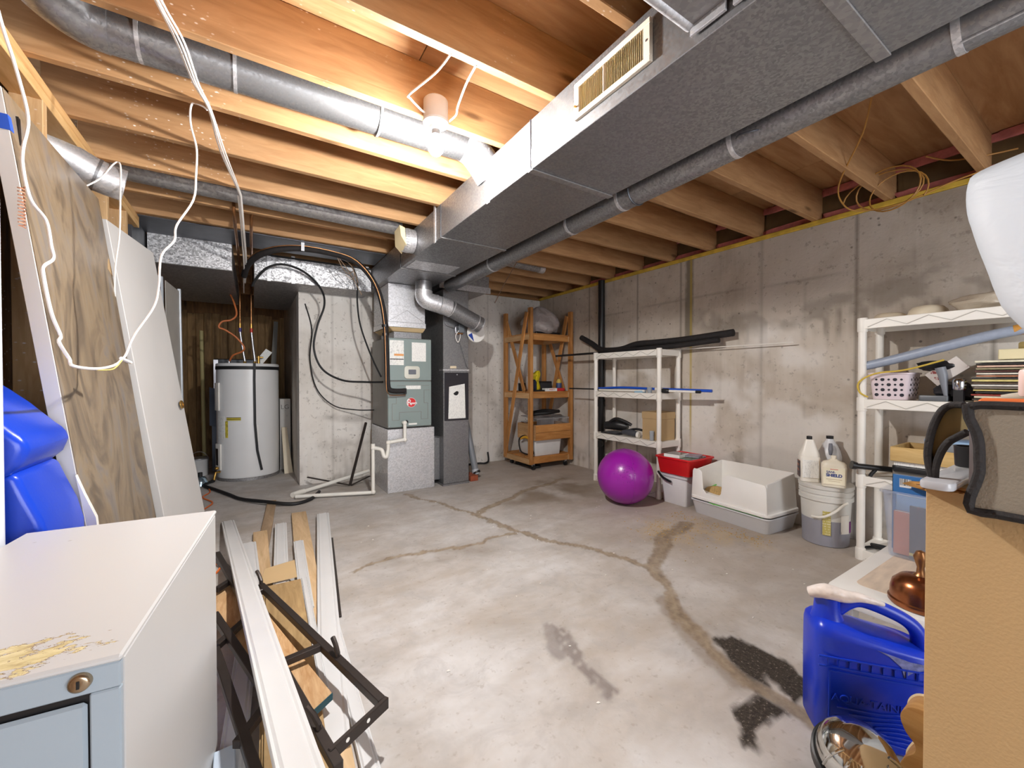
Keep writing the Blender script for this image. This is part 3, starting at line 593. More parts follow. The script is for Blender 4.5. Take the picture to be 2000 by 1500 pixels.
cb = B().beam((1.11, 3.948, 1.665), (1.286, 3.9475, 1.775), .004, .002, up=(0, 1, 0)).beam((1.462, 3.948, 1.665), (1.286, 3.9475, 1.775), .004, .002, up=(0, 1, 0)); part('cross_break', cb, GALV, t)
t = thing('return_column', 'tall galvanized return duct column right of the air handler', 'duct', (1.79, 4.2, 0))
part('duct_body', B().box(1.645, 1.932, 3.90, 4.55, .018, 2.02), GALV, t, .003); part('drive_cleat', B().box(1.640, 1.937, 3.894, 4.0, 1.185, 1.20), GALVB, t)
part('filter_slot', B().box(1.655, 1.925, 3.884, 3.899, .67, 1.165), plain('filter_door_black', S(40, 38, 44), .35), t, .004)
part('filter_knob', B().lathe([(0, .010), (.006, .008), (.006, 0)], M=Matrix.Rotation(R(90), 3, 'X'), c=(1.79, 3.884, 1.145), n=10), STEEL, t)
part('foot_plate', B().box(1.632, 1.93, 3.885, 4.2, 0, .018), GALV, t); part('tape_tab', B().box(1.72, 1.79, 3.8975, 3.8995, 1.21, 1.235), plain('masking_tape', S(222, 206, 176), .7), t)
t2 = thing('filter_paper', 'white printed card hung on black panel of the return column', 'paper', (1.79, 3.88, .70))
part('sheet', B().hexa([(1.69, 3.878, .69), (1.885, 3.878, .69), (1.885, 3.8815, .69), (1.69, 3.8815, .69), (1.70, 3.878, 1.02), (1.875, 3.878, 1.05), (1.875, 3.8815, 1.05), (1.70, 3.8815, 1.02)]), PRINTB, t2)
part('printed_emblem', B().prism([(.03*math.cos(q), .03*math.sin(q)) for q in np.linspace(R(180), R(360), 12)]+[(.012, .012)], .001, frame((1.775, 3.8772, .96), (1, 0, .3), (0, 0, 1))), BLACKP, t2)
t2 = thing('relay_box', 'small grey electrical relay box with flex whip on return column', 'relay', (1.81, 3.87, 1.59))
part('box', B().box(1.80, 1.862, 3.85, 3.899, 1.58, 1.67), plain('relay_grey', S(116, 122, 128), .4, .3), t2, .004); part('conduit_elbow', B().tube([(1.80, 3.88, 1.645), (1.775, 3.87, 1.64), (1.768, 3.87, 1.61), (1.775, 3.872, 1.575)], .012, 10, smooth=4), STEEL, t2)
part('low_voltage_wire', B().tube([(1.66, 3.89, 1.68), (1.68, 3.88, 1.65), (1.73, 3.875, 1.635), (1.775, 3.87, 1.63)], .006, 8, smooth=4), STEEL, t2)
part('loose_wire', B().tube([(1.80, 3.86, 1.60), (1.765, 3.86, 1.54), (1.79, 3.86, 1.48), (1.815, 3.86, 1.53), (1.82, 3.87, 1.58)], .004, 7, smooth=5), WIRE, t2); part('terminal_block', B().box(1.795, 1.85, 3.862, 3.89, 1.565, 1.578), COPPER, t2)
part('thin_lead', B().tube([(1.82, 3.88, 1.48), (1.86, 3.885, 1.36), (1.905, 3.89, 1.23), (1.935, 3.885, 1.21)], .0022, 6, smooth=3), SHEET, t2)
t = thing('round_elbow_duct', 'bright round galvanized elbow duct sloping down over the return column', 'duct', (1.6, 3.72, 1.5))
part('collar', B().cyl((1.38, 3.74, 1.93), (1.38, 3.74, 2.026), .078, 26), GALV, t)
part('elbow', B().tube([(1.38, 3.74, 1.94), (1.38, 3.738, 1.89), (1.405, 3.73, 1.855), (1.46, 3.725, 1.835), (1.53, 3.72, 1.82)], .082, 26, smooth=3), GALVB, t)
part('pipe_section', B().cyl((1.53, 3.72, 1.82), (1.64, 3.72, 1.795), .0835, 26), GALVB, t)
part('pipe_section', B().cyl((1.64, 3.72, 1.795), (1.99, 3.74, 1.655), .081, 26), GALV, t)
for c in ((1.49, 3.722, 1.83), (1.57, 3.72, 1.811), (1.655, 3.72, 1.789), (1.93, 3.737, 1.679), (1.985, 3.74, 1.657)):
    d = Vector((.35, .02, -.14)).normalized() if c[0] > 1.63 else Vector((.11, 0, -.025)).normalized(); part('crimp_ring', B().cyl(Vector(c)-d*.004, Vector(c)+d*.004, .0855, 26), GALVB, t)
t = thing('bagged_filter', 'round white and blue item hanging behind the sloping elbow duct', 'filter', (2.0, 3.86, 1.47))
part('disc', B().lathe([(0, .02), (.10, .02), (.105, .01), (.10, 0)], M=Matrix.Rotation(R(90), 3, 'X'), c=(2.0, 3.87, 1.59), n=28), plain('white_card', S(232, 230, 226), .6), t)
part('blue_corner', B().prism([(-.098, -.03), (-.03, -.095), (-.055, -.005)], .002, frame((2.0, 3.847, 1.59), (1, 0, 0), (0, 0, 1))), plain('label_blue', S(28, 60, 150), .5), t)
# dark return boot up at the joists right of the trunk
t = thing('return_boot', 'dark galvanized return boot under joists right of the trunk', 'duct', (1.95, 4.3, 2.02))
part('duct_body', B().box(1.66, 2.25, 4.02, 4.56, 2.07, 2.246), GALVD, t, .003); part('edge_flange', B().box(1.65, 2.26, 4.005, 4.019, 2.055, 2.12), GALVB, t)
t = thing('loose_duct_section', 'short dull round pipe lying up between the far right joists', 'duct', (2.4, 3.5, 2.22))
part('pipe_section', B().cyl((1.95, 3.53, 2.30), (2.62, 3.53, 2.285), .05, 20), GALVD, t); part('crimped_end', B().cyl((2.58, 3.53, 2.286), (2.64, 3.53, 2.285), .053, 20), GALVB, t)
solo('dangling_wire', B().tube([(2.20, 3.372, 2.2515), (2.17, 3.42, 2.17), (2.12, 3.50, 2.03), (2.08, 3.6, 1.87)], .004, 7, smooth=4), plain('tan_wire', S(120, 92, 70), .6), 'thin brown wire dangling from joists above round elbow duct', 'wire')
# ---------------------------------------------------------------- condensate drain and line set
t = thing('condensate_drain', 'white PVC drain pipe stepping down the base box to floor', 'pipe', (1.05, 3.85, 0))
def pv(pts, r=.0165): part('pipe_run', B().tube(pts, r, 14), PVC, t)
def fit(p): part('elbow_fitting', blob(p, (.023, .023, .023), 3, 12, 8, 0), PVC, t)
pv([(1.235, 3.925, .675), (1.235, 3.875, .675)]); pv([(1.235, 3.875, .675), (1.235, 3.875, .515)]); pv([(1.235, 3.875, .515), (1.075, 3.87, .500)]); pv([(1.075, 3.87, .500), (1.07, 3.87, .39)])
part('pipe_run', B().tube([(1.07, 3.87, .42), (1.06, 3.87, .37), (1.035, 3.88, .375), (1.02, 3.89, .43), (.985, 3.92, .445), (.95, 3.94, .45)], .018, 14, smooth=4), PVC, t)
pv([(.95, 3.94, .475), (.95, 3.94, .05)]); pv([(.95, 3.94, .03), (.32, 4.18, .03)])
for p in ((1.235, 3.875, .675), (1.235, 3.875, .515), (1.075, 3.87, .50), (.95, 3.94, .45), (.95, 3.94, .035)): fit(p)
part('pipe_stub', B().cyl((.95, 3.94, .45), (.95, 3.94, .49), .02, 14), PVC, t)
t = thing('loose_drain_pipe', 'second white PVC pipe lying along foot of pale partition', 'pipe', (.7, 4.5, 0))
part('pipe_run', B().cyl((1.06, 4.58, .10), (.40, 4.36, .022), .018, 14), PVC, t); part('elbow_fitting', B().tube([(.41, 4.36, .024), (.36, 4.33, .024), (.30, 4.27, .024)], .024, 14, smooth=3), PVC, t)
LS = plain('insulation_sleeve', S(30, 26, 26), .8, 0, .25, 30, bump=.2, bs=90)
t = thing('refrigerant_line_set', 'black insulated refrigerant line with copper tube arching to air handler', 'pipe', (1.07, 3.88, .9))
P1 = [(-.06, 4.40, 2.03), (-.02, 4.15, 2.09), (.10, 3.95, 2.150), (.32, 3.88, 2.200), (.60, 3.87, 2.197), (.81, 3.86, 2.14), (.97, 3.86, 1.95), (1.045, 3.87, 1.67), (1.067, 3.88, 1.29), (1.075, 3.885, 1.06), (1.095, 3.89, 1.0), (1.15, 3.895, .985), (1.25, 3.90, .985)]
part('insulated_line', B().tube(P1, .024, 14, smooth=6), LS, t); part('copper_line', B().tube([(p[0]-.018, p[1]-.026, p[2]+.016) for p in P1[:-4]]+[(1.055, 3.86, 1.03), (1.075, 3.865, .965), (1.12, 3.885, .945), (1.25, 3.90, .945)], .0042, 8, smooth=6), COPPER, t)
for p in ((.36, 3.865, 2.205),): part('hanger_strap', B().box(p[0]-.012, p[0]+.012, p[1]-.035, p[1]-.025, p[2]-.03, 2.30), plain('strap_white', S(225, 228, 235), .4), t)
for p in ((1.05, 3.87, 1.60), (1.056, 3.875, 1.52)): part('cable_tie', B().cyl((p[0], p[1], p[2]-.012), (p[0]-.002, p[1], p[2]+.012), .032, 12), BLACKP, t)
part('end_boot', B().box(1.235, 1.258, 3.88, 3.93, .955, 1.01), BLACKP, t, .004); part('drain_plate', B().box(1.10, 1.26, 3.925, 3.931, .925, .955), HGS, t)
def cable(name, label, pts, r, m=BLACK, cat='cable', k=8): return solo(name, B().tube(pts, r, 8, smooth=k), m, label, cat)
cable('looped_cable', 'thick black cable looping down in front of the pale partition', [(-.0, 4.32, 1.93), (.03, 4.28, 1.99), (.12, 4.22, 2.09), (.25, 4.20, 2.13), (.42, 4.25, 2.09), (.56, 4.32, 1.97), (.60, 4.4, 1.83), (.54, 4.45, 1.62), (.51, 4.45, 1.40), (.58, 4.42, 1.20), (.75, 4.35, 1.09), (.95, 4.25, 1.07), (1.084, 4.10, 1.07)], .010)
cable('thin_looped_cable', 'thin black cable curving from ceiling ducts to handler left side', [(.70, 4.05, 2.20), (.80, 4.10, 2.17), (.86, 4.15, 2.05), (.87, 4.2, 1.85), (.90, 4.2, 1.62), (1.0, 4.2, 1.33), (1.084, 4.15, 1.12)], .008)
cable('grey_wall_cable', 'slack dark cable drooping low across pale partition towards handler', [(.46, 4.715, 1.88), (.52, 4.70, 1.62), (.50, 4.69, 1.3), (.56, 4.68, 1.0), (.72, 4.66, .82), (.92, 4.60, .77), (1.084, 4.45, .77)], .006)
solo('thermostat_wires', B().tube([(.62, 3.86, 2.20), (.68, 3.9, 2.10), (.74, 3.95, 2.06), (.80, 4.0, 2.10), (.84, 4.02, 2.0)], .0035, 6, smooth=5).tube([(.60, 3.85, 2.21), (.70, 3.92, 2.13), (.80, 4.0, 2.02), (.88, 4.05, 1.9)], .0035, 6, smooth=5).tube([(.66, 3.87, 2.19), (.78, 3.95, 2.12), (.79, 3.98, 2.02), (.72, 3.96, 2.05)], .003, 6, smooth=5), plain('tan_wires', S(150, 126, 104), .5), 'tangle of thin thermostat wires under far joists near trunk', 'wire')
# ---------------------------------------------------------------- water heater and copper
t = thing('water_heater', 'white cylindrical electric water heater in the dark alcove', 'water heater', (-.045, 5.545, 0))
part('tank', B().lathe([(.285, .0), (.298, .02), (.300, .06), (.300, 1.225), (.298, 1.232)], (-.045, 5.545, 0), 48), WHITEM, t)
part('top_cap', B().lathe([(.304, 1.205), (.304, 1.262), (.296, 1.272), (0, 1.274)], (-.045, 5.545, 0), 48), WHITEM, t); part('base_ring', B().lathe([(.303, 0), (.303, .03), (.298, .034)], (-.045, 5.545, 0), 48), GALVD, t)
part('top_strap', B().lathe([(.3065, 1.205), (.3065, 1.24), (.305, 1.241), (.3045, 1.205)], (-.045, 5.545, 0), 48), BLACK, t)
ws = [(.015, 5.235, 1.275), (.012, 5.238, 1.10), (.015, 5.236, .62), (.035, 5.243, .32), (.075, 5.262, .10)]
part('black_strap', B().sweep(ws, [(-.012, -.003), (.012, -.003), (.012, .004), (-.012, .004)], up=(0, -1, 0)), BLACK, t)
def curved_panel(a0, a1, z0, z1, r, th=.015):
    b = B(); n = 8
    pts = [(r, a0+(a1-a0)*k/n) for k in range(n+1)]+[(r-th, a1-(a1-a0)*k/n) for k in range(n+1)]
    return B().prism([(q*math.cos(R(a)), q*math.sin(R(a))) for q, a in pts], z1-z0, Matrix.Translation((-.045, 5.545, z0)))
part('element_cover', curved_panel(194, 212, .76, 1.06, .318), WHITEP, t, .003); part('element_cover', curved_panel(196, 216, .12, .40, .318), WHITEP, t, .003)
part('cover_opening', curved_panel(199, 209, .17, .35, .3195, .004), BLACKP, t)
part('rating_label', curved_panel(203, 224, .46, .70, .3012, .002), PRINT, t); part('yellow_label', curved_panel(229, 257, .655, .690, .3015, .002), printed('yellow_print', S(226, 206, 72), S(40, 40, 20), 60, dens=.7), t)
part('yellow_label', curved_panel(226, 232, .47, .65, .3015, .002), printed('yellow_print_b', S(226, 206, 72), S(60, 60, 40), 90), t)
part('tape_piece', curved_panel(283, 288, .42, .60, .3015, .002), PAPER, t)
part('drain_valve', B().tube([(-.31, 5.40, .10), (-.345, 5.37, .10), (-.355, 5.365, .05), (-.36, 5.36, .015)], .013, 10), BRASS, t); part('valve_knob', blob((-.335, 5.365, .145), (.02, .02, .018), 4, 10, 7, .1), BRASS, t)
part('relief_valve', B().cyl((.055, 5.42, 1.274), (.055, 5.42, 1.36), .015, 12).cyl((.04, 5.42, 1.345), (.10, 5.42, 1.345), .010, 10), BRASS, t)
for xx in (-.20,): part('nipple', B().cyl((-.22, 5.45, 1.27), (-.22, 5.45, 1.30), .012, 10), STEEL, t)
def copper_run(name, label, pts, flex, band):
    t = thing(name, label, 'pipe', (pts[0][0], 4.4, 1.3))
    part('pipe_run', B().tube(pts, .0105, 12, smooth=3), COPPER, t)
    a, b_ = flex; part('brass_union', B().cyl(Vector(a)+Vector((0, 0, .02)), Vector(a)-Vector((0, 0, .03)), .016, 12), BRASS, t)
    part('flex_connector', B().tube([Vector(a)-Vector((0, 0, .03)), (a[0]+.005, a[1], a[2]-.12), b_], .0125, 12, smooth=4), STEEL, t)
    part('coloured_band', B().cyl((a[0], a[1], a[2]-.075), (a[0]+.002, a[1], a[2]-.03), .0145, 12), band, t)
    part('end_nut', B().cyl(b_, Vector(b_)-Vector((0, 0, .03)), .016, 8), BRASS, t)
copper_run('cold_copper_pipe', 'copper pipe dropping from joists to blue-banded flex on heater', [(-.03, 3.332, 2.335), (-.08, 3.332, 2.335), (-.10, 3.332, 2.31), (-.10, 3.34, 2.23), (-.10, 3.60, 2.20), (-.098, 4.4, 2.17), (-.105, 5.38, 2.14), (-.115, 5.45, 2.12), (-.118, 5.45, 1.72)], ((-.118, 5.45, 1.70), (-.075, 5.45, 1.30)), plain('band_blue', S(70, 60, 130), .4))
copper_run('hot_copper_pipe', 'copper pipe with elbow at joist dropping to red-banded flex', [(.95, 3.43, 2.265), (.06, 3.425, 2.27), (.02, 3.42, 2.272), (.0, 3.42, 2.25), (-.002, 3.43, 2.19), (-.004, 3.7, 2.18), (-.004, 4.4, 2.16), (-.006, 5.38, 2.14), (-.010, 5.45, 2.12), (-.012, 5.45, 1.72)], ((-.012, 5.45, 1.70), (.02, 5.45, 1.30)), plain('band_red', S(206, 60, 48), .4))
cable('orange_power_whip', 'orange electrical cable snaking down to the water heater top', [(-.20, 5.40, 2.02), (-.165, 5.35, 1.92), (-.145, 5.32, 1.80), (-.19, 5.30, 1.735), (-.27, 5.30, 1.71), (-.30, 5.30, 1.65), (-.24, 5.30, 1.62), (-.15, 5.30, 1.55), (-.08, 5.30, 1.45), (-.10, 5.33, 1.40), (-.18, 5.38, 1.36), (-.215, 5.44, 1.30)], .009, plain('orange_cable', S(206, 116, 64), .5))
cable('white_joist_leads', 'several loose white wires dropping beside the two copper pipes', [(-.07, 3.05, 2.235), (-.065, 3.30, 2.20), (-.060, 3.7, 2.13), (-.058, 4.2, 2.06), (-.07, 4.8, 2.02), (-.075, 5.2, 2.02)], .005, WIRE)
t = thing('paper_tag', 'pale card leaning on top of the white water heater', 'paper', (.12, 5.50, 1.274)); part('sheet', B().beam((.05, 5.47, 1.276), (.16, 5.52, 1.43), .075, .003, up=(0, -1, .1)), PRINTB, t)
# ---------------------------------------------------------------- leaning doors on the left
g = N('stained_door_face')
f = g.noise(2.6, 4, .6, sv=(1, 1.5, .75), dist=2.2); c = g.ramp(f, [(.26, S(84, 74, 64)), (.40, S(114, 100, 84)), (.52, S(146, 128, 104)), (.62, S(134, 125, 116)), (.76, S(104, 98, 96))])
c = g.mix(g.math('MULTIPLY', g.ramp(g.noise(7, 3, .7, sv=(1, 4, .5), dist=1), [(.5, K1), (.7, W1)]), .3), c, S(110, 88, 62))
g.set('Base Color', c); g.set('Roughness', .32); g.set('Specular IOR Level', .5); STAIN = g.m
DW = plain('door_white', S(212, 210, 208), .45, 0, .03, 3)
def fx(z): return -.375-.1247*z
t = thing('stained_slab_door', 'brown stained slab door with white edge leaning on stud wall', 'door', (-.5, 2.28, 0))
part('door_core', B().hexa([(-.413, 1.83, 0), (-.376, 1.83, 0), (-.376, 2.72, 0), (-.413, 2.72, 0), (-.658, 1.83, 1.965), (-.621, 1.83, 1.965), (-.621, 2.72, 1.965), (-.658, 2.72, 1.965)]), DW, t, .001)
part('veneer_face', B().hexa([(-.3755, 1.833, .002), (-.3735, 1.833, .002), (-.3735, 2.719, .002), (-.3755, 2.719, .002), (-.6205, 1.833, 1.963), (-.6185, 1.833, 1.963), (-.6185, 2.719, 1.963), (-.6205, 2.719, 1.963)]), STAIN, t)
for zz, yy in ((1.86, 1.885),): part('latch_plate', B().beam((fx(zz)+.004, yy, zz-.04), (fx(zz)-.002, yy+.01, zz+.05), .014, .006, up=(1, 0, 0)), BLACKP, t); 
part('edge_chip', B().hexa([(-.605, 2.66, 1.62), (-.575, 2.66, 1.62), (-.572, 2.722, 1.60), (-.603, 2.722, 1.60), (-.620, 2.675, 1.72), (-.592, 2.675, 1.72), (-.590, 2.722, 1.73), (-.618, 2.722, 1.73)]), plain('splintered_core', S(190, 160, 120), .9, bump=.5, bs=40), t)
part('blue_tape', B().hexa([(-.652, 1.8285, 1.84), (-.606, 1.8285, 1.84), (-.602, 1.85, 1.84), (-.602, 1.8275, 1.84), (-.657, 1.8285, 1.885), (-.611, 1.8285, 1.885), (-.608, 1.85, 1.885), (-.608, 1.8275, 1.885)]), plain('painters_tape', S(40, 88, 200), .6), t)
t = thing('white_slab_door', 'plain white slab door with empty knob hole leaning on studs', 'door', (-.45, 3.13, 0))
part('slab', B().hexa([(-.395, 2.855, 0), (-.36, 2.85, 0), (-.25, 3.42, 0), (-.285, 3.425, 0), (-.655, 2.855, 1.91), (-.62, 2.85, 1.91), (-.53, 3.42, 1.905), (-.565, 3.425, 1.905)]), DW, t, .002)
nrm = Vector((.98, -.17, .13)).normalized(); Mh = frame((-.384, 3.355, .937), nrm.cross(Vector((0, 0, 1))), (0, 0, 1))
part('knob_bore', B().lathe([(.0, .003), (.018, .003), (.018, .006), (.026, .006), (.027, .0)], n=20).xf(frame((-.3895, 3.345, .937), Vector((.18, 1, 0)), (-.15, 0, 1))), BRASS, t)
t = thing('aluminium_screen_panel', 'aluminium framed screen panel standing behind the white slab door', 'panel', (-.48, 3.72, 0))
for a, b_, w_ in (((-.53, 3.62, .0), (-.545, 3.62, 1.80), .022), ((-.505, 3.635, 0), (-.52, 3.635, 1.80), .012), ((-.45, 3.95, 0), (-.465, 3.95, 1.78), .02)): part('frame_rail', B().beam(a, b_, w_, .03, up=(0, 1, 0)), plain('aluminium', S(206, 214, 222), .35, .6), t, .002)
part('panel_sheet', B().hexa([(-.492, 3.65, .05), (-.488, 3.65, .05), (-.448, 3.94, .05), (-.452, 3.94, .05), (-.507, 3.65, 1.78), (-.503, 3.65, 1.78), (-.463, 3.94, 1.76), (-.467, 3.94, 1.76)]), plain('screen_grey', S(150, 146, 140), .5), t)
# ---------------------------------------------------------------- white cables hanging on the left
w1 = [(-.560, 1.652, 2.059), (-.550, 1.702, 1.967), (-.540, 1.742, 1.852), (-.530, 1.676, 1.736), (-.520, 1.643, 1.668), (-.510, 1.653, 1.592), (-.500, 1.716, 1.558), (-.490, 1.714, 1.486), (-.480, 1.692, 1.445), (-.470, 1.593, 1.402), (-.460, 1.558, 1.369), (-.450, 1.568, 1.277), (-.440, 1.591, 1.219), (-.430, 1.544, 1.198), (-.420, 1.576, 1.156), (-.410, 1.567, 1.136), (-.400, 1.725, 1.132), (-.390, 1.869, 1.148), (-.380, 1.916, 1.172)]
w1 = [(-.60, 1.50, 2.484), (-.585, 1.56, 2.32), (-.575, 1.60, 2.22)]+w1
w2 = [(-.154, 2.15, 2.234), (-.172, 2.154, 2.247), (-.206, 2.157, 2.246), (-.212, 2.161, 2.167), (-.193, 2.164, 2.068), (-.196, 2.168, 1.962), (-.206, 2.171, 1.854), (-.262, 2.175, 1.737), (-.271, 2.179, 1.673), (-.313, 2.182, 1.604), (-.323, 2.186, 1.478), (-.340, 2.189, 1.394), (-.401, 2.193, 1.276), (-.425, 2.196, 1.203), (-.436, 2.200, 1.183)]
o = Vector((0, 0, 1.1)); w2 = [o+(Vector(p)-o)*(1 if i < 3 else 1-.127*(i-2)/12) for i, p in enumerate(w2)]
t = thing('slack_house_cable', 'slack white house cable drooping across the stained slab door', 'cable', (-.45, 1.7, 1.13))
part('cable_left', B().tube(w1, .0042, 8, smooth=5), WIRE, t); part('cable_right', B().tube(w2, .0038, 8, smooth=5), WIRE, t)
part('wire_nut', B().cyl((-.382, 1.905, 1.172), (-.372, 1.975, 1.160), .006, 10), WIRE, t)
part('bare_pair', B().tube([(-.40, 1.725, 1.128), (-.388, 1.84, 1.134), (-.38, 1.91, 1.168)], .0022, 6, smooth=4), plain('yellow_wire', S(206, 190, 110), .5), t)
t = thing('overhead_cable_bundle', 'bundle of white cables crossing under the joists to copper pipes', 'cable', (-.15, 2.3, 2.23))
for dx, dz in ((0, 0), (.010, -.006), (.016, .002)):
    part('cable', B().tube([(-.36+dx, 1.06, 2.484), (-.33+dx, 1.20, 2.30+dz), (-.30+dx, 1.30, 2.243+dz), (-.24+dx, 1.62, 2.240+dz), (-.21+dx*1.4, 1.76, 2.232+dz), (-.185+dx, 1.99, 2.238+dz), (-.15+dx*.5, 2.16, 2.242+dz), (-.13+dx*1.2, 2.49, 2.234+dz), (-.07+dx*.6, 2.96, 2.236+dz), (-.06+dx*.5, 3.10, 2.225+dz), (-.06+dx, 3.5, 2.15+dz), (-.055+dx, 4.1, 2.09+dz), (-.06+dx*.4, 4.7, 2.03+dz)], .0036, 7, smooth=5), WIRE, t)
cable('short_loop_cable', 'thin white cord looped over the open duct stub', [(-.655, 2.62, 1.965), (-.60, 2.66, 2.04), (-.565, 2.70, 2.13), (-.55, 2.72, 2.158), (-.535, 2.70, 2.13), (-.535, 2.69, 2.0), (-.54, 2.69, 1.80), (-.56, 2.70, 1.62), (-.565, 2.72, 1.40)], .0036, WIRE)
cable('stripped_joist_wire', 'stripped cable end sticking out of the near joist overhead', [(.44, 1.315, 2.43), (.46, 1.27, 2.41), (.49, 1.2, 2.40), (.54, 1.1, 2.44), (.58, 1.05, 2.484)], .005, plain('greyed_cable', S(196, 176, 158), .6))
# ---------------------------------------------------------------- filing cabinet
FG = plain('cabinet_face_blue_grey', S(158, 170, 180), .42, 0, .02, 3)
t = thing('filing_cabinet', 'white two-drawer metal filing cabinet with rust patch on top', 'filing cabinet', (-.157, .759, 0), R(-5.24))
CW = plain('cabinet_white', S(196, 195, 194), .32, 0, .015, 3)
part('cabinet_body', B().box(-.38, 0, .012, .69, 0, .712), CW, t, .004, local=True)
g = N('peeling_cabinet_top'); sp = g.n('ShaderNodeSeparateXYZ'); g.l(g.co(), sp.inputs[0])
nz = g.math('MULTIPLY', g.math('SUBTRACT', g.noise(38, 4, .75, sv=(.8, 1.6, 1)), .5), 2.6)
ex = g.math('POWER', g.math('DIVIDE', g.math('ADD', sp.outputs['X'], .195), .135), 2.0); ey = g.math('POWER', g.math('DIVIDE', g.math('SUBTRACT', sp.outputs['Y'], .052), .044), 2.0)
d = g.math('ADD', g.math('SQRT', g.math('ADD', ex, ey)), nz)
pc = g.ramp(g.noise(16, 5, .7, sv=(1, 3, 1)), [(.3, S(140, 104, 60)), (.45, S(206, 190, 134)), (.6, S(226, 214, 168)), (.72, S(186, 176, 96))])
col = g.mix(g.ramp(d, [(.92, W1), (.99, K1)]), S(200, 199, 198), pc)
ring = g.ramp(d, [(.86, K1), (.95, (.6,)*3+(1,)), (1.05, K1)]); col = g.mix(ring, col, S(140, 90, 52))
v = g.n('ShaderNodeTexVoronoi', feature='F1'); v.inputs['Scale'].default_value = 13; g.l(g.co((1, 1, 0)), v.inputs['Vector'])
col = g.mix(g.math('MULTIPLY', g.ramp(v.outputs['Distance'], [(.03, W1), (.06, K1)]), .5), col, S(150, 140, 130))
g.set('Base Color', col); g.set('Roughness', .34); g.bump(g.ramp(d, [(.9, K1), (1.0, W1)]), .6, .004)
part('cabinet_top', B().box(-.382, .002, -.002, .692, .7125, .722), g.m, t, .003, local=True)
part('front_band', B().box(-.38, 0, 0, .0115, .677, .7122), FG, t, .002, local=True); part('front_stile', B().box(-.032, 0, 0, .0115, 0, .6765), FG, t, .002, local=True)
part('front_stile', B().box(-.38, -.348, 0, .0115, 0, .6765), FG, t, .002, local=True)
for z0, z1 in ((.345, .664), (.02, .335)):
    dr = part('drawer_front', B().box(-.344, -.036, .003, .0115, z0, z1), FG, t, .004, local=True)
    part('handle', B().box(-.25, -.13, -.010, .003, z1-.10, z1-.075), STEEL, dr, .003, local=True)
part('drawer_gap', B().box(-.346, -.034, .0105, .0118, .012, .672), BLACKP, t, local=True)
lk = part('lock', B().lathe([(.0, .007), (.0085, .008), (.011, .0065), (.012, .004), (.0125, 0)], M=Matrix.Rotation(R(90), 3, 'X'), c=(-.040, .0, .697), n=24), plain('lock_nickel', S(176, 156, 130), .25, .9), t, local=True)
part('key_slot', B().box(-.0415, -.0385, -.0088, -.007, .692, .702), BLACKP, lk, local=True)
part('red_paint_nick', B().hexa([(-.285, .21, .7222), (-.270, .205, .7222), (-.262, .225, .7222), (-.278, .222, .7222), (-.285, .21, .7226), (-.270, .205, .7226), (-.262, .225, .7226), (-.278, .222, .7226)]), plain('red_nick', S(190, 60, 60), .6), t, local=True)
# ---------------------------------------------------------------- things behind the cabinet
BLUE = plain('blue_moulded_plastic', S(22, 66, 196), .28, 0, .06, 5, bump=.05, bs=80)
t = thing('blue_plastic_shell', 'glossy blue moulded plastic shell standing behind the filing cabinet', 'plastic seat', (-.6, 1.64, 0))
MY = frame((0, 1.80, 0), (1, 0, 0), (0, 0, 1))
part('upper_lip', B().prism([(-.66, 1.13), (-.60, 1.075), (-.56, 1.035), (-.505, .97), (-.480, .945), (-.478, .92), (-.49, .885), (-.515, .86), (-.60, .83), (-.66, .82)], .29, MY), BLUE, t, .022, 60, seg=4)
part('lower_shell', B().prism([(-.66, .82), (-.55, .865), (-.505, .862), (-.485, .80), (-.462, .735), (-.448, .67), (-.445, .45), (-.45, 0), (-.66, 0)], .27, MY), BLUE, t, .018, 60, seg=4)
solo('white_liner', B().prism([(-.47, .80), (-.452, .74), (-.425, .66), (-.42, .60), (-.44, .60)], .02, frame((0, 1.82, 0), (1, 0, 0), (0, 0, 1))).box(-.44, -.42, 1.80, 1.82, 0, .61), WHITEP, 'white plastic strip showing between blue shell and stained door', 'plastic strip')
t = thing('white_roller_pole', 'white pole with silver collar at left edge beside filing cabinet', 'pole', (-.530, 1.45, 0))
part('pole', B().cyl((-.530, 1.45, 0), (-.530, 1.45, 1.545), .032, 20), plain('pole_white', S(226, 230, 238), .3), t); part('collar', B().cyl((-.524, 1.45, 1.545), (-.524, 1.45, 1.62), .026, 18), STEEL, t)
part('maroon_grip', B().cyl((-.553, 1.45, 1.545), (-.553, 1.45, 1.64), .022, 16), plain('maroon', S(70, 24, 26), .5), t)
sp_ = [(-.478+.006*math.cos(k*1.2), 1.50+.006*math.sin(k*1.2), 1.575-.0016*k) for k in range(64)]; part('coil_spring', B().tube(sp_, .0016, 5), plain('spring_copper', S(206, 150, 120), .4, .5), t)
# ---------------------------------------------------------------- lumber and metal frames on the floor
def board(name, label, far, near, w_, th, m, cat='board', up=(0, 0, 1), group=None, bev=.002):
    return solo(name, B().beam(far, near, w_, th, up), m, label, cat, group, bev)
def casing(name, label, far, near, w_, th=.014):
    pr = [(-w_/2, -th/2), (w_/2, -th/2), (w_/2, th*.1), (w_*.40, th*.35), (w_*.33, th*.15), (w_*.25, th*.5), (-w_*.1, th*.32), (-w_*.30, th*.45), (-w_*.38, th*.1), (-w_*.46, th*.4), (-w_/2, th*.1)]
    return solo(name, B().sweep([near, far], pr), TRIM, label, 'trim board')
board('weathered_strip', 'long weathered grey strip pointing towards the black floor hose', (.135, 4.21, .010), (-.01, 2.35, .012), .068, .018, GREYY)
board('short_pine_strip', 'short pale pine strip left of the weathered strip', (.035, 3.39, .012), (.035, 2.25, .014), .085, .02, PALEY)
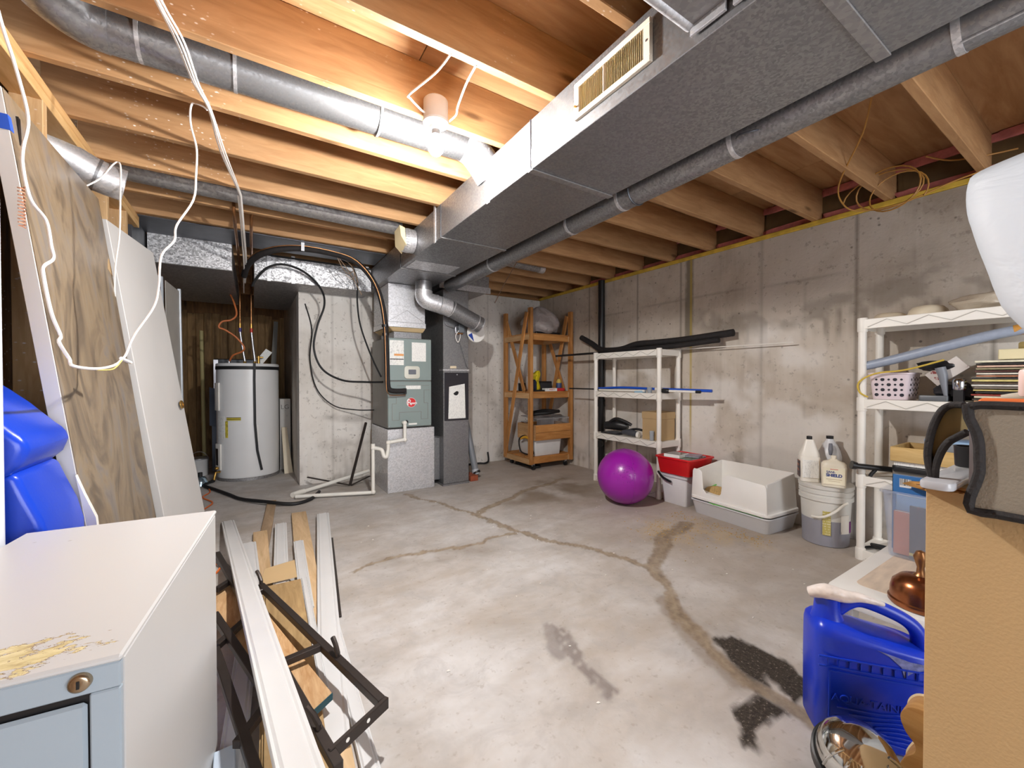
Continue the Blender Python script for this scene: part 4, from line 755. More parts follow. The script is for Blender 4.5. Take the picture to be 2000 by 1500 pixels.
board('wide_pine_board', 'wide pale pine board beside the longest white casing', (.305, 3.70, .014), (.175, 1.10, .020), .105, .02, PALEY)
casing('long_white_casing', 'longest white casing lying rightmost on the open floor', (.46, 3.53, .030), (.19, 1.25, .044), .088)
casing('narrow_white_casing', 'narrow white casing splayed right beneath the dark metal frame', (.295, 2.05, .012), (.265, 1.0, .012), .05)
casing('middle_white_casing', 'white casing between weathered strip and wide pine board', (.165, 3.45, .030), (.10, 2.10, .036), .075)
casing('scribbled_white_casing', 'short white casing with purple marks beside wide pine board', (.245, 3.02, .028), (.205, 2.10, .034), .06)
casing('left_white_casing', 'short white casing tucked under the raised white board', (-.035, 3.16, .028), (.0, 2.0, .036), .088)
board('dark_strip', 'thin dark metal strip half hidden beside longest white casing', (.44, 3.02, .006), (.32, 2.0, .006), .035, .01, DARKM)
VIN = wood('oak_laminate', S(150, 124, 86), S(190, 162, 118), 'y', knots=False)
t = thing('laminate_planks', 'stack of oak laminate planks with open cardboard flap at end', 'planks', (.11, 1.8, .04))
for k in range(3): part('plank', B().beam((.112+.006*k, 2.42-.02*k, .036+.009*k), (.075+.006*k, 1.0, .05+.009*k), .155, .008), VIN, t, .001)
part('cardboard_flap', B().hexa([(.02, 2.425, .05), (.19, 2.425, .05), (.19, 2.43, .05), (.02, 2.43, .05), (.045, 2.50, .10), (.185, 2.51, .11), (.185, 2.515, .11), (.045, 2.505, .10)]), CARD2, t)
casing('bundled_white_casing', 'thin white moulding strips beside the oak laminate planks', (.222, 2.42, .038), (.196, 1.5, .045), .03)
OSB = wood('rough_plywood', S(190, 148, 102), S(222, 188, 146), 'y', sc_=2.2)
t = thing('plywood_offcut', 'rough plywood offcut with teal painted edge under metal frame', 'plywood', (.02, 1.85, .1))
part('panel', B().hexa([(.075, 1.29, .085), (.205, 1.385, .085), (-.07, 2.45, .085), (-.20, 2.36, .085), (.075, 1.29, .105), (.205, 1.385, .105), (-.07, 2.45, .105), (-.20, 2.36, .105)]), OSB, t, .001)
part('teal_edge', B().hexa([(.073, 1.288, .084), (.206, 1.385, .084), (.2055, 1.388, .084), (.074, 1.292, .084), (.073, 1.288, .1055), (.206, 1.385, .1055), (.2055, 1.388, .1055), (.074, 1.292, .1055)]), plain('teal_paint', S(22, 74, 84), .5), t)
def hook(t, p, d):
    p = Vector(p); d = Vector(d).normalized(); part('end_hook', B().tube([p, p+Vector((0, 0, .025)), p+d*.02+Vector((0, 0, .045)), p+d*.045+Vector((0, 0, .058))], .008, 8), DARKM, t)
def fr_(t, rails, rungs, w_=.026):
    for a, b_ in rails: part('side_rail', B().beam(a, b_, w_, w_), DARKM, t, .002)
    for a, b_ in rungs: part('rung', B().beam(a, b_, w_*.9, w_*.9), DARKM, t, .002)
t = thing('dark_metal_frame', 'dark bronze metal ladder-like frame lying across the lumber', 'frame', (.1, 1.7, .1))
A0, A1 = Vector((.025, 2.209, .14)), Vector((.316, 1.216, .14)); B0, B1 = Vector((-.172, 2.734, .145)), Vector((.172, 1.075, .135))
fr_(t, [(A0, A1), (B0, B1)], [(A0.lerp(A1, .62), B0.lerp(B1, .70)), (A0.lerp(A1, .05), B0.lerp(B1, .36))])
eb = B().beam((.332, 1.219, .135), (.157, 1.122, .135), .014, .034); part('end_bar', eb, DARKM, t, .002)
for q in (.35, .70): part('bolt_hole', B().lathe([(0, .002), (.006, .002), (.0065, 0)], n=10).xf(frame(Vector((.332, 1.219, .135)).lerp(Vector((.157, 1.122, .135)), q)+Vector((-.004, -.0085, .004)), (.87, .48, 0), (0, 0, 1))), WHITEP, t)
hook(t, A0, (-.2, .5, 0)); hook(t, A0.lerp(A1, .73), (-.1, .5, 0)); hook(t, B0.lerp(B1, .92), (-.4, .6, 0)); hook(t, B0.lerp(B1, .45), (.4, -.5, 0))
t = thing('second_metal_frame', 'second dark metal frame partly hidden by the filing cabinet', 'frame', (-.07, 1.6, .05))
fr_(t, [((-.14, 2.06, .13), (.045, 1.40, .13)), ((-.122, 1.80, .125), (.015, 1.10, .125)), ((-.20, 2.80, .13), (-.02, 2.20, .13))], [((.035, 1.42, .128), (-.045, 1.30, .125)), ((-.02, 1.96, .135), (-.12, 1.82, .125)), ((-.06, 2.42, .13), (-.15, 2.30, .13))])
casing('raised_white_board', 'long white casing propped diagonally over the dark metal frame', (-.171, 3.78, .014), (.0775, .86, .322), .082)
casing('buried_white_casing', 'white casing glimpsed low between filing cabinet and metal frame', (-.03, 1.95, .028), (-.075, 1.0, .03), .07)
board('blue_white_strip', 'pale blue-white strip standing against the filing cabinet foot', (-.075, 1.40, .05), (-.06, .95, .10), .05, .012, plain('pale_blue', S(196, 210, 226), .4))
cable('orange_extension_cord', 'orange cord lying on floor beside raised white board', [(-.42, 5.25, .008), (-.36, 4.9, .008), (-.40, 4.7, .008), (-.31, 4.45, .008), (-.36, 4.2, .008), (-.30, 3.8, .008), (-.34, 3.4, .008), (-.27, 3.1, .008), (-.19, 2.95, .012), (-.16, 2.88, .03), (-.18, 2.82, .012), (-.22, 2.78, .008)], .006, plain('orange_cord', S(226, 112, 44), .5))
cable('black_floor_hose', 'black drain hose looping across floor from the water heater', [(-.36, 5.36, .016), (-.41, 5.28, .016), (-.42, 5.15, .016), (-.33, 4.95, .016), (-.20, 4.65, .016), (-.10, 4.42, .016), (.09, 4.12, .035), (.28, 4.0, .016), (.42, 4.06, .016), (.50, 4.22, .016), (.53, 4.30, .016)], .0155)
# ---------------------------------------------------------------- things in and by the alcove
t = thing('leaning_metal_bars', 'dark steel V-shaped bracket leaning on the pale partition', 'bracket', (.78, 4.5, 0))
part('bar', B().beam((.83, 4.40, .015), (1.05, 4.66, .62), .022, .022), DARKM, t, .002); part('bar', B().beam((.83, 4.40, .015), (.46, 4.62, .10), .024, .01), DARKM, t, .002); part('bar', B().beam((.84, 4.40, .012), (1.05, 4.50, .06), .02, .01), DARKM, t, .002)
t = thing('heater_side_carton', 'white printed carton standing behind right side of water heater', 'carton', (.33, 5.75, 0)); part('carton', B().box(.27, .385, 5.66, 5.95, 0, .86), printed('carton_print', S(196, 194, 190), S(120, 120, 118), 14, dens=.35, words=14), t, .004)
text('carton_lettering', 'LG', .075, plain('carton_ink', S(110, 108, 106), .6), t, frame((.325, 5.659, .76), (1, 0, 0), (0, 0, 1)))
solo('leaning_cream_panel', B().hexa([(.30, 5.40, 0), (.39, 5.42, 0), (.39, 5.44, 0), (.30, 5.42, 0), (.285, 5.62, .52), (.34, 5.63, .52), (.34, 5.65, .52), (.285, 5.64, .52)]), CREAMP, 'cream panel leaning in gap right of the water heater', 'panel', bev=.003)
solo('pale_pole', B().cyl((-.53, 6.5, 0), (-.555, 6.55, 1.72), .022, 12), plain('pale_yellow_wood', S(186, 172, 120), .6), 'pale upright pole standing before the alcove planks', 'pole')
t = thing('dark_appliance', 'dark grey appliance box standing in back of the alcove', 'appliance', (-.15, 6.55, 0)); part('cabinet', B().box(-.42, .12, 6.4, 6.9, 0, 1.36), plain('appliance_dark', S(58, 60, 66), .4, .2), t, .01); part('chrome_edge', B().box(-.425, -.37, 6.385, 6.399, .95, 1.35), STEEL, t, .004)
part('control_strip', B().box(-.30, .05, 6.39, 6.399, 1.24, 1.32), plain('strip_grey', S(100, 100, 104), .4), t)
solo('grey_panel_sheet', B().hexa([(.12, 6.2, 0), (.20, 6.2, 0), (.20, 6.22, 0), (.12, 6.22, 0), (.25, 6.55, 1.9), (.30, 6.55, 1.9), (.30, 6.57, 1.9), (.25, 6.57, 1.9)]), plain('grey_sheet', S(120, 118, 112), .5), 'tall grey panel leaning deep inside the alcove', 'panel')
solo('blue_grey_board', B().hexa([(-.44, 6.0, .55), (-.34, 6.0, .52), (-.34, 6.02, .52), (-.44, 6.02, .55), (-.46, 6.3, 1.0), (-.36, 6.3, .97), (-.36, 6.32, .97), (-.46, 6.32, 1.0)]).box(-.42, -.36, 6.05, 6.1, 0, .56), plain('blue_grey', S(110, 120, 136), .5), 'blue-grey board propped left of the water heater', 'board')
t = thing('paint_can', 'metal paint pail with wire handle left of the water heater', 'pail', (-.53, 5.85, 0)); part('can', B().lathe([(.085, 0), (.088, .005), (.088, .19), (.092, .195), (.085, .2), (.08, .185), (0, .18)], (-.53, 5.85, 0)), plain('pail_white', S(206, 206, 206), .4), t)
part('bail', B().tube([(-.53+.09*math.cos(q), 5.85, .16+.11*math.sin(q)) for q in np.linspace(0, math.pi, 14)], .003, 6), STEEL, t); part('lid_rim', B().lathe([(.089, .185), (.095, .19), (.095, .2), (.085, .205)], (-.53, 5.85, 0)), STEEL, t)
t = thing('work_light', 'small chrome clamp lamp reflector on floor by heater hose', 'lamp', (-.47, 5.3, 0)); part('reflector', B().lathe([(.02, .09), (.05, .075), (.07, .03), (.075, 0), (.07, .002), (.045, .07), (.0, .085)], (-.47, 5.30, 0)), plain('chrome_blue', S(170, 196, 214), .15, .9), t); part('lamp_neck', B().cyl((-.47, 5.3, .085), (-.47, 5.3, .13), .02, 12), BLACKP, t)
t = thing('brick', 'red brick lying at foot of the return column', 'brick', (2.02, 3.98, 0)); part('block', B().box(1.96, 2.05, 3.91, 4.10, 0, .058), plain('red_brick', S(150, 76, 50), .9, 0, .15, 20, bump=.4, bs=50), t, .004)
t = thing('grey_tube', 'grey pipe with cut end leaning right of the return column', 'pipe', (2.03, 4.05, .06)); part('tube', B().cyl((2.075, 4.02, .075), (1.99, 4.20, .85), .036, 18), plain('grey_pvc', S(130, 134, 140), .4), t); part('torn_wrap', B().cyl((2.079, 4.012, .045), (2.072, 4.03, .10), .040, 18), plain('wrap', S(186, 190, 196), .6), t); part('end_ring', B().cyl((2.083, 4.0, .058), (2.079, 4.01, .075), .043, 18), BLACKP, t)
cable('black_baseboard_cable', 'black cable along the floor below the far wall', [(2.14, 4.62, .012), (2.3, 4.66, .012), (2.45, 4.66, .012), (2.52, 4.62, .012), (2.55, 4.58, .05), (2.54, 4.58, .16)], .012)
# ---------------------------------------------------------------- wooden rolling rack in the far corner
t = thing('wooden_rack', 'tall home-made pine rack on casters in the far corner', 'shelf', (3.1, 4.26, 0))
x0, x1, y0, y1 = 2.79, 3.41, 3.98, 4.54
for xx in (x0, x1):
    for yy in (y0, y1): part('upright', B().box(xx-.02, xx+.02, yy-.03, yy+.03, .075, 1.95 if xx == x0 or yy == y0 else 1.9), PINE, t, .003)
for xx in (x0-.028, x1+.028 if False else x1-.03):
    part('brace', B().beam((xx, y0+.04, 1.90), (xx, y1-.02, .10), .055, .018, up=(1, 0, 0)), PINE, t, .002); part('brace', B().beam((xx+.02, y1-.03, 1.84), (xx+.02, y0+.12, .95), .05, .018, up=(1, 0, 0)), PINE, t, .002)
for z in (.075, .865, 1.57):
    for yy in (y0+.02, y1-.02): part('rail', B().box(x0-.02, x1+.02, yy-.012, yy+.012, z, z+.065), PINEX, t, .002)
    for xx in (x0+.008, x1-.008): part('side_rail', B().box(xx-.03, xx-.008, y0, y1, z, z+.065), PINEY, t, .002)
    n = 5
    for k in range(n):
        yy = y0+.055+(y1-y0-.11)*k/(n-1); part('shelf_slat', B().box(x0-.01, x1+.01, yy-.048, yy+.048, z+.066, z+.082), PINEX, t, .002)
for xx in (x0+.06, x1-.06):
    for yy in (y0+.03, y1-.05):
        c = part('caster', B().cyl((xx-.012, yy, .031), (xx+.012, yy, .031), .031, 18), BLACK, t); part('caster_fork', B().box(xx-.017, xx+.017, yy-.012, yy+.012, .045, .075), STEEL, c)
# on the rack
g = N('translucent_bag'); g.set('Base Color', S(186, 178, 176)); g.set('Roughness', .35); g.set('Specular IOR Level', .5); g.bump(g.noise(9, 5, .6, dist=1.2), .6, .03)
t = thing('white_plastic_bag', 'full white plastic bag on top of the wooden rack', 'bag', (3.12, 4.26, 1.655))
bg = blob((0, 0, 0), (.25, .22, .17), 5, 40, 24, .10, .15); bg.v = [(3.13+x*(1-.8*max(z, 0)/.17*.6), 4.26+y*(1-.75*max(z, 0)/.17*.6), 1.80+z*(1.0 if z < 0 else 1.35)) for x, y, z in bg.v]; bg.v = [(x, y, max(z, 1.656)) for x, y, z in bg.v]; part('bag_skin', bg, g.m, t)
part('dark_base_sheet', B().box(2.95, 3.33, 4.08, 4.12, 1.655, 1.69), BLACKP, t, .01)
t = thing('yellow_sack', 'bright yellow plastic sack on middle shelf of wooden rack', 'sack', (2.97, 4.16, .95))
sk = B().grid(lambda u, v: (2.90+.15*u+.012*math.sin(9*v), 4.15+.05*math.sin(u*math.pi)*(1-.6*v)*-1, .95+.235*v-.02*math.sin(u*6)*v), 14, 12); n0 = len(sk.v); sk.grid(lambda u, v: (2.90+.15*u+.012*math.sin(9*v), 4.15+.05*math.sin(u*math.pi)*(1-.6*v), .95+.235*v-.02*math.sin(u*6)*v), 14, 12)
g = N('yellow_sack_skin'); g.set('Base Color', g.mix(g.ramp(g.noise(26, 3), [(.62, K1), (.66, W1)]), S(226, 206, 30), S(40, 40, 30))); g.set('Roughness', .35); g.bump(g.noise(14, 4), .5, .02); part('sack_skin', sk, g.m, t)
solo('black_mug', B().lathe([(.04, 0), (.045, .005), (.048, .10), (.044, .10), (.04, .012), (0, .01)], (2.88, 4.30, .947)), BLACKP, 'black mug at left on middle shelf of wooden rack', 'mug')
solo('navy_pouch', blob((2.905, 4.08, 1.02), (.035, .04, .072), 8, 20, 12, .12, .3), plain('navy_cloth', S(28, 36, 62), .7), 'navy pouch beside the yellow sack on wooden rack', 'pouch')
t = thing('black_radio', 'black radio box at back of rack middle shelf', 'radio', (3.20, 4.3, .947)); part('case', B().box(3.10, 3.32, 4.24, 4.36, .948, 1.07), BLACKP, t, .008); part('speaker_mesh', B().box(3.12, 3.30, 4.236, 4.2405, .965, 1.05), plain('mesh_dark', S(50, 50, 52), .7, bump=.5, bs=200), t)
t = thing('spray_can', 'yellow and blue tin at right end of rack middle shelf', 'tin', (3.34, 4.12, .947)); part('tin', B().lathe([(.032, 0), (.034, .003), (.034, .12), (.022, .14), (.02, .15), (0, .15)], (3.335, 4.12, .948)), plain('tin_yellow', S(216, 186, 90), .4), t); part('label', B().lathe([(.0345, .03), (.0345, .10)], (3.335, 4.12, .948)), plain('tin_blue', S(70, 90, 140), .4), t)
t = thing('red_white_carton', 'flat red and white carton at front of rack middle shelf', 'carton', (3.15, 4.02, .947)); part('carton', B().box(3.02, 3.20, 3.985, 4.06, .948, .985), PRINT, t, .002); part('red_end', B().box(3.2005, 3.32, 3.985, 4.06, .948, .985), plain('carton_red', S(196, 40, 44), .5), t, .002)
text('carton_print', 'WATT', .03, RED, t, frame((3.12, 3.984, .966), (1, 0, 0), (0, 0, 1)))
solo('dark_tray', B().rbox(2.82, 3.02, 3.99, 4.08, .948, .966, .02), BLACKP, 'flat black tray at front left of rack middle shelf', 'tray', bev=.004)
t = thing('clear_jars', 'small clear jar beside the black radio on wooden rack', 'jar', (3.05, 4.25, .947)); GLASSY = plain('cloudy_plastic', S(190, 198, 206), .15, 0, .05, Alpha=.5); part('jar', B().lathe([(.03, 0), (.032, .005), (.032, .10), (.028, .11)], (3.06, 4.26, .948)), GLASSY, t); part('jar_lid', B().lathe([(.033, .11), (.033, .128), (0, .13)], (3.06, 4.26, .948)), plain('jar_lid', S(60, 84, 120), .4), t)
t = thing('white_storage_bin', 'white storage bin on bottom shelf of wooden rack', 'bin', (3.09, 4.15, .157)); part('bin', B().rbox(2.87, 3.29, 4.0, 4.4, .158, .355, .03, .015), plain('bin_white', S(222, 222, 222), .4), t, .006)
t = thing('pine_crate', 'shallow pine crate stacked on white bin in wooden rack', 'crate', (3.11, 4.15, .357))
for a in ((2.845, 3.385, 3.945, 3.957), (2.845, 3.385, 4.333, 4.345)):
    for z in (.358, .453): part('side_board', B().box(a[0], a[1], a[2], a[3], z, z+.092), PINEX, t, .002)
for a in (2.845, 3.373): part('end_board', B().box(a, a+.012, 3.957, 4.333, .358, .545), PINEY, t, .002)
part('crate_floor', B().box(2.857, 3.373, 3.957, 4.333, .358, .37), PINEX, t)
t = thing('wire_rack', 'grey wire dish rack lying in the pine crate', 'rack', (3.1, 4.1, .44)); RK = plain('wire_grey', S(176, 176, 180), .35, .5)
for z in (.54, .615): part('rim_wire', B().tube([(2.87, 3.965, z), (3.37, 3.965, z), (3.37, 4.30, z+.02), (2.87, 4.30, z+.02)], .005, 6, closed=True), RK, t)
wr = B()
for k in range(26): xx = 2.875+.0196*k; wr.tube([(xx, 3.965, .375), (xx, 3.965, .615)], .0022, 5).tube([(xx, 3.965, .615), (xx, 4.30, .635)], .0018, 5)
part('rack_wires', wr, RK, t, kind='stuff'); part('divider', B().box(3.12, 3.128, 3.96, 4.3, .375, .63), RK, t)
solo('black_hose_coil', B().tube([(2.90, 4.1, .665), (3.05, 4.0, .68), (3.25, 4.05, .69), (3.33, 4.15, .68), (3.2, 4.22, .69), (3.0, 4.2, .675), (2.92, 4.12, .665)], .022, 10, smooth=6), BLACK, 'black hose coil on top of the wire dish rack', 'hose')
cable('yellow_plug_cord', 'black cord with yellow plug on bottom of wooden rack', [(2.82, 4.08, .34), (2.86, 4.05, .38), (2.83, 4.02, .28), (2.85, 4.0, .20), (2.84, 4.1, .175), (2.83, 4.25, .20), (2.84, 4.3, .34), (2.85, 4.15, .40), (2.86, 4.05, .30)], .008)
solo('yellow_cord_plug', B().tube([(2.80, 4.2, .36), (2.81, 4.12, .39), (2.82, 4.05, .37), (2.82, 4.06, .33)], [.012, .018, .016, .010], 10, smooth=4), plain('plug_yellow', S(216, 160, 40), .5), 'yellow power plug on cord in bottom of wooden rack', 'plug')
cable('black_cord_below', 'black hose coiled on floor under the wooden rack', [(2.86, 4.40, .02), (2.88, 4.2, .03), (2.90, 4.08, .02), (2.98, 4.06, .02), (3.0, 4.15, .02), (2.94, 4.3, .02)], .018)
# ---------------------------------------------------------------- white plastic shelving
def shelving(name, label, x0, x1, y0, y1, zs, zt):
    t = thing(name, label, 'shelf', ((x0+x1)/2, (y0+y1)/2, 0)); m = plain('shelf_resin', S(238, 234, 226), .42, 0, .04, 5)
    for xx in (x0, x1):
        for yy in (y0, y1):
            for a, b_ in zip(zs[:-1], zs[1:]): part('post', B().lathe([(.0185, a+.005), (.0205, a+.02), (.0205, b_-.075), (.0185, b_-.055)], (xx, yy, 0), 16), m, t)
            part('foot', B().lathe([(.022, 0), (.022, zs[0]-.05)], (xx, yy, 0), 14), m, t)
    for z in zs:
        tr = part('tier', B().box(x0-.012, x1+.012, y0-.012, y1+.012, z-.012, z), m, t, .002)
        for a in ((x0-.020, x0-.010, y0, y1), (x1+.010, x1+.020, y0, y1), (x0, x1, y0-.020, y0-.010), (x0, x1, y1+.010, y1+.020)): part('apron', B().box(a[0], a[1], a[2], a[3], z-.055, z+.002), m, tr, .002)
        for xx in (x0, x1):
            for yy in (y0, y1): part('corner_socket', B().lathe([(.0235, -.072), (.0255, -.066), (.0255, .006), (.0235, .012), (0, .012)], (xx, yy, z), 16), m, tr)
        zz = B(); n = 9
        for k in range(n):
            ya, yb = y0+.03+(y1-y0-.06)*k/n, y0+.03+(y1-y0-.06)*(k+1)/n
            za, zb = (z-.046, z-.008) if k % 2 else (z-.008, z-.046); zz.beam((x0-.0212, ya, za), (x0-.0212, yb, zb), .0035, .005, up=(1, 0, 0))
        part('zigzag_rib', zz, plain('rib_shade', S(186, 182, 174), .5), tr, smooth=0)  # grey stands in for shading on ribs of the shelf's own colour
    return t
SZ = [.06, .52, .965, 1.37]; shelving('resin_shelving', 'white resin shelving unit beside the purple exercise ball', 3.135, 3.415, 2.425, 3.24, SZ, 1.38)
SZ2 = [.06, .51, .975, 1.455]; shelving('near_resin_shelving', 'white resin shelving unit nearest camera beside the bucket', 3.125, 3.415, .11, .95, SZ2, 1.46)
# wall pipe and foam tubes
t = thing('black_drain_stack', 'black vertical drain pipe on concrete wall behind white shelving', 'pipe', (3.42, 3.44, 0)); part('stack', B().cyl((3.425, 3.45, 0), (3.425, 3.45, 2.24), .038, 20), BLACKP, t)
part('cleanout', B().cyl((3.425, 3.45, .36), (3.33, 3.38, .36), .03, 16).cyl((3.36, 3.40, .36), (3.32, 3.375, .36), .04, 16), BLACKP, t); part('coupling', B().cyl((3.425, 3.45, .78), (3.425, 3.45, .86), .044, 20), BLACKP, t)
t = thing('foam_pipe_wrap', 'long bent black foam pipe wrap resting on white shelving top', 'pipe wrap', (3.3, 2.8, 1.38))
part('foam_tube', B().tube([(3.36, 3.72, 1.60), (3.36, 3.55, 1.52), (3.345, 3.38, 1.435), (3.33, 3.2, 1.415), (3.32, 3.02, 1.42), (3.32, 2.84, 1.455), (3.33, 2.6, 1.455), (3.35, 2.3, 1.46), (3.38, 1.88, 1.485)], .031, 16, smooth=6), LS, t)
part('foam_tube', B().tube([(3.30, 3.2, 1.398), (3.28, 2.8, 1.398), (3.30, 2.4, 1.405), (3.34, 1.98, 1.43)], .024, 14, smooth=5), LS, t)
solo('flat_black_bar', B().beam((3.2, 4.0, 1.385), (3.2, 2.75, 1.385), .04, .022), BLACKP, 'flat black bar sticking out left over white shelving top', 'bar', bev=.003)
solo('thin_white_rod', B().cyl((3.36, 3.0, 1.378), (3.40, 1.44, 1.372), .004, 8), WHITEP, 'thin white rod sticking out right past white shelving', 'rod')
# tier two of the shelving
BL = plain('blue_plastic_b', S(30, 84, 196), .35)
t = thing('blue_pole', 'long blue telescopic pole lying along second shelf', 'pole', (3.2, 2.6, .975)); part('tube', B().tube([(3.17, 3.26, .995), (3.165, 2.9, 1.012), (3.18, 2.5, 1.005)], .012, 12, smooth=4), BL, t); part('tube', B().cyl((3.19, 2.42, 1.004), (3.24, 1.98, .998), .013, 12), BL, t); part('joint', B().cyl((3.18, 2.5, 1.005), (3.19, 2.42, 1.004), .015, 12), WHITEP, t)
t = thing('white_pole', 'white pole with black clamp lying beside blue pole', 'pole', (3.17, 2.6, .975)); part('tube', B().cyl((3.145, 3.20, .982), (3.15, 2.6, .986), .010, 12), WHITEP, t); part('clamp', B().lathe([(.018, -.04), (.022, -.02), (.022, .03), (.015, .04)], M=Matrix.Rotation(R(90), 3, 'X'), c=(3.165, 2.38, .99), n=12), BLACKP, t); part('tube', B().cyl((3.165, 2.36, .99), (3.20, 2.10, .988), .011, 12), WHITEP, t); part('end_cap', B().cyl((3.20, 2.10, .988), (3.205, 2.06, .988), .013, 12), BLACKP, t)
solo('black_rods', B().cyl((3.155, 3.7, .988), (3.155, 2.7, .988), .008, 8), BLACKP, 'thin black rod poking out left of second shelf', 'rod')
solo('blue_white_packet', B().box(3.14, 3.20, 2.62, 2.72, .966, .992), plain('packet_blue', S(150, 186, 210), .4), 'small pale blue packet at front of second shelf', 'packet', bev=.003)
solo('clear_cup', B().lathe([(.018, 0), (.02, .002), (.026, .055), (.024, .055), (.018, .004), (0, .003)], (3.16, 2.55, .966)), GLASSY, 'clear cup beside small pale blue packet on second shelf', 'cup')
# tier three
t = thing('circular_saw', 'black power saw lying on third shelf at left', 'power tool', (3.25, 3.05, .521)); part('motor', B().tube([(3.20, 3.16, .60), (3.24, 3.02, .615), (3.28, 2.92, .60)], [.04, .055, .035], 16, smooth=5), BLACKP, t, .0); part('handle', B().tube([(3.20, 3.10, .64), (3.19, 3.0, .685), (3.22, 2.90, .66), (3.24, 2.84, .63)], .016, 10, smooth=5), BLACKP, t); part('guard', B().lathe([(.06, 0), (.075, .004), (.075, .018), (.06, .022)], (3.24, 3.06, .523)), plain('guard_grey', S(90, 90, 94), .4, .4), t); part('sole_plate', B().rbox(3.16, 3.30, 2.95, 3.2, .522, .532, .02), plain('plate_dark', S(60, 60, 64), .4, .6), t)
t = thing('trim_router', 'small dark tool beside the cardboard carton on third shelf', 'power tool', (3.17, 2.78, .521)); part('body', B().tube([(3.16, 2.88, .56), (3.17, 2.80, .565), (3.18, 2.72, .555)], [.022, .034, .028], 14, smooth=4), plain('tool_grey', S(70, 72, 78), .4), t); part('foot_disc', B().cyl((3.18, 2.715, .552), (3.185, 2.69, .55), .030, 18), WHITEP, t); part('grip', B().tube([(3.20, 2.84, .58), (3.22, 2.76, .60), (3.24, 2.68, .59)], .012, 8, smooth=3), BLACKP, t)
t = thing('cardboard_carton', 'closed brown cardboard carton on third shelf', 'carton', (3.31, 2.52, .521)); part('carton', B().box(3.19, 3.40, 2.45, 2.66, .521, .72), CARD2, t, .002); part('carton_lid', B().box(3.186, 3.404, 2.446, 2.664, .72, .785), CARD2, t, .002)
t = thing('glass_tumbler', 'clear glass standing before the cardboard carton', 'glass', (3.155, 2.52, .521)); part('glass', B().lathe([(.018, 0), (.02, .002), (.021, .09), (.019, .09), (.017, .006), (0, .005)], (3.155, 2.52, .521)), GLASSY, t)
# ---------------------------------------------------------------- exercise ball
g = N('purple_vinyl'); g.set('Base Color', g.ramp(g.noise(3, 3), [(.3, S(150, 22, 160)), (.7, S(162, 32, 170))])); g.set('Roughness', .3); g.set('Coat Weight', .3)
g.bump(g.noise(120, 2), .04, .002); t = thing('exercise_ball', 'shiny purple exercise ball on the concrete floor', 'ball', (2.775, 2.50, 0))
n = 48; prof = [(.242*math.sin(math.pi*k/n), .240-.240*math.cos(math.pi*k/n)) for k in range(n+1)]; part('ball_skin', B().lathe(prof, (2.775, 2.50, 0), 64), g.m, t, smooth=180)
part('ball_seam', B().tube([(2.775+.2425*math.cos(q)*.5-.2425*math.sin(q)*0, 2.50+.2425*math.cos(q)*.866, .24+.2425*math.sin(q)) for q in np.linspace(0, 6.283, 65)[:-1]], .0016, 6, closed=True), plain('ball_seam', S(150, 50, 160), .4), t)
nb = B()
for k in range(40):
    a = k*2.39996; rr = .07+.05*(k % 5)/4+.0*k; d0 = Vector((-.66, -.66, .36)).normalized(); u = d0.orthogonal().normalized(); v_ = d0.cross(u); d = (d0+u*math.cos(a)*rr*4*math.sqrt(k/40)+v_*math.sin(a)*rr*4*math.sqrt(k/40)).normalized(); p = Vector((2.775, 2.5, .24))+d*.241
    nb._a(blob(p, (.0035,)*3, k, 6, 5, 0).v, blob(p, (.0035,)*3, k, 6, 5, 0).f)
part('grip_nubs', nb, plain('ball_nub', S(110, 12, 130), .4), t, kind='stuff')
# ---------------------------------------------------------------- red tub on white pail, cases
t = thing('white_lidded_pail', 'white rectangular pail with black handle under red tub', 'pail', (3.25, 2.26, 0)); part('pail', B().rbox(3.10, 3.40, 2.12, 2.375, 0, .235, .02, .012), plain('pail_w', S(226, 226, 228), .4), t, .004); part('pail_lid', B().rbox(3.09, 3.41, 2.11, 2.385, .236, .268, .02), plain('pail_lid', S(214, 216, 222), .4), t, .004); part('handle', B().tube([(3.095, 2.40, .262), (3.07, 2.33, .225), (3.075, 2.25, .20)], .010, 8, smooth=3), BLACKP, t)
RT = plain('red_tub_plastic', S(214, 30, 34), .35); t = thing('red_tub', 'bright red plastic tub stacked on the white pail', 'tub', (3.22, 2.22, .27)); part('tub', B().shell(3.05, 3.40, 2.06, 2.39, .272, .42, .02, .02, .004, lip=.015), RT, t, .002); part('tub_contents', B().box(3.075, 3.375, 2.085, 2.365, .36, .405), BLACKP, t)
CASE = plain('disc_case', S(140, 140, 146), .12, 0, .3, 30); 
def dcase(label, x, y, z, r, w_=.14, d=.125, h=.012, m=CASE, name='disc_case'):
    t = thing(name, label, 'case', (x, y, z), r); part('case', B().box(-w_/2, w_/2, -d/2, d/2, 0, h), m, t, .002, local=True); part('paper_insert', B().box(-w_/2+.012, w_/2-.004, -d/2+.004, d/2-.004, h, h+.0008), plain('insert_'+label[:5].replace(' ', '_'), S(random.randint(80, 150), random.randint(80, 130), random.randint(80, 130)), .15, 0, .3, 25), t, local=True)
dcase('grey disc case lying flat at left of red tub', 3.12, 2.28, .4065, .1); dcase('dark disc case lying flat at middle of red tub', 3.14, 2.14, .4065, -.1); dcase('clear disc case at the right corner of red tub', 3.29, 2.16, .4065, .2); dcase('tilted upper disc case over the red tub', 3.24, 2.15, .421, .35, h=.014)
dcase('white thick book lying on disc cases in red tub', 3.13, 2.24, .4205, .15, .17, .14, .026, PAPER, 'book'); dcase('blank white pamphlet behind the book over red tub', 3.27, 2.30, .4065, -.2, .18, .13, .01, PAPER, 'pamphlet')
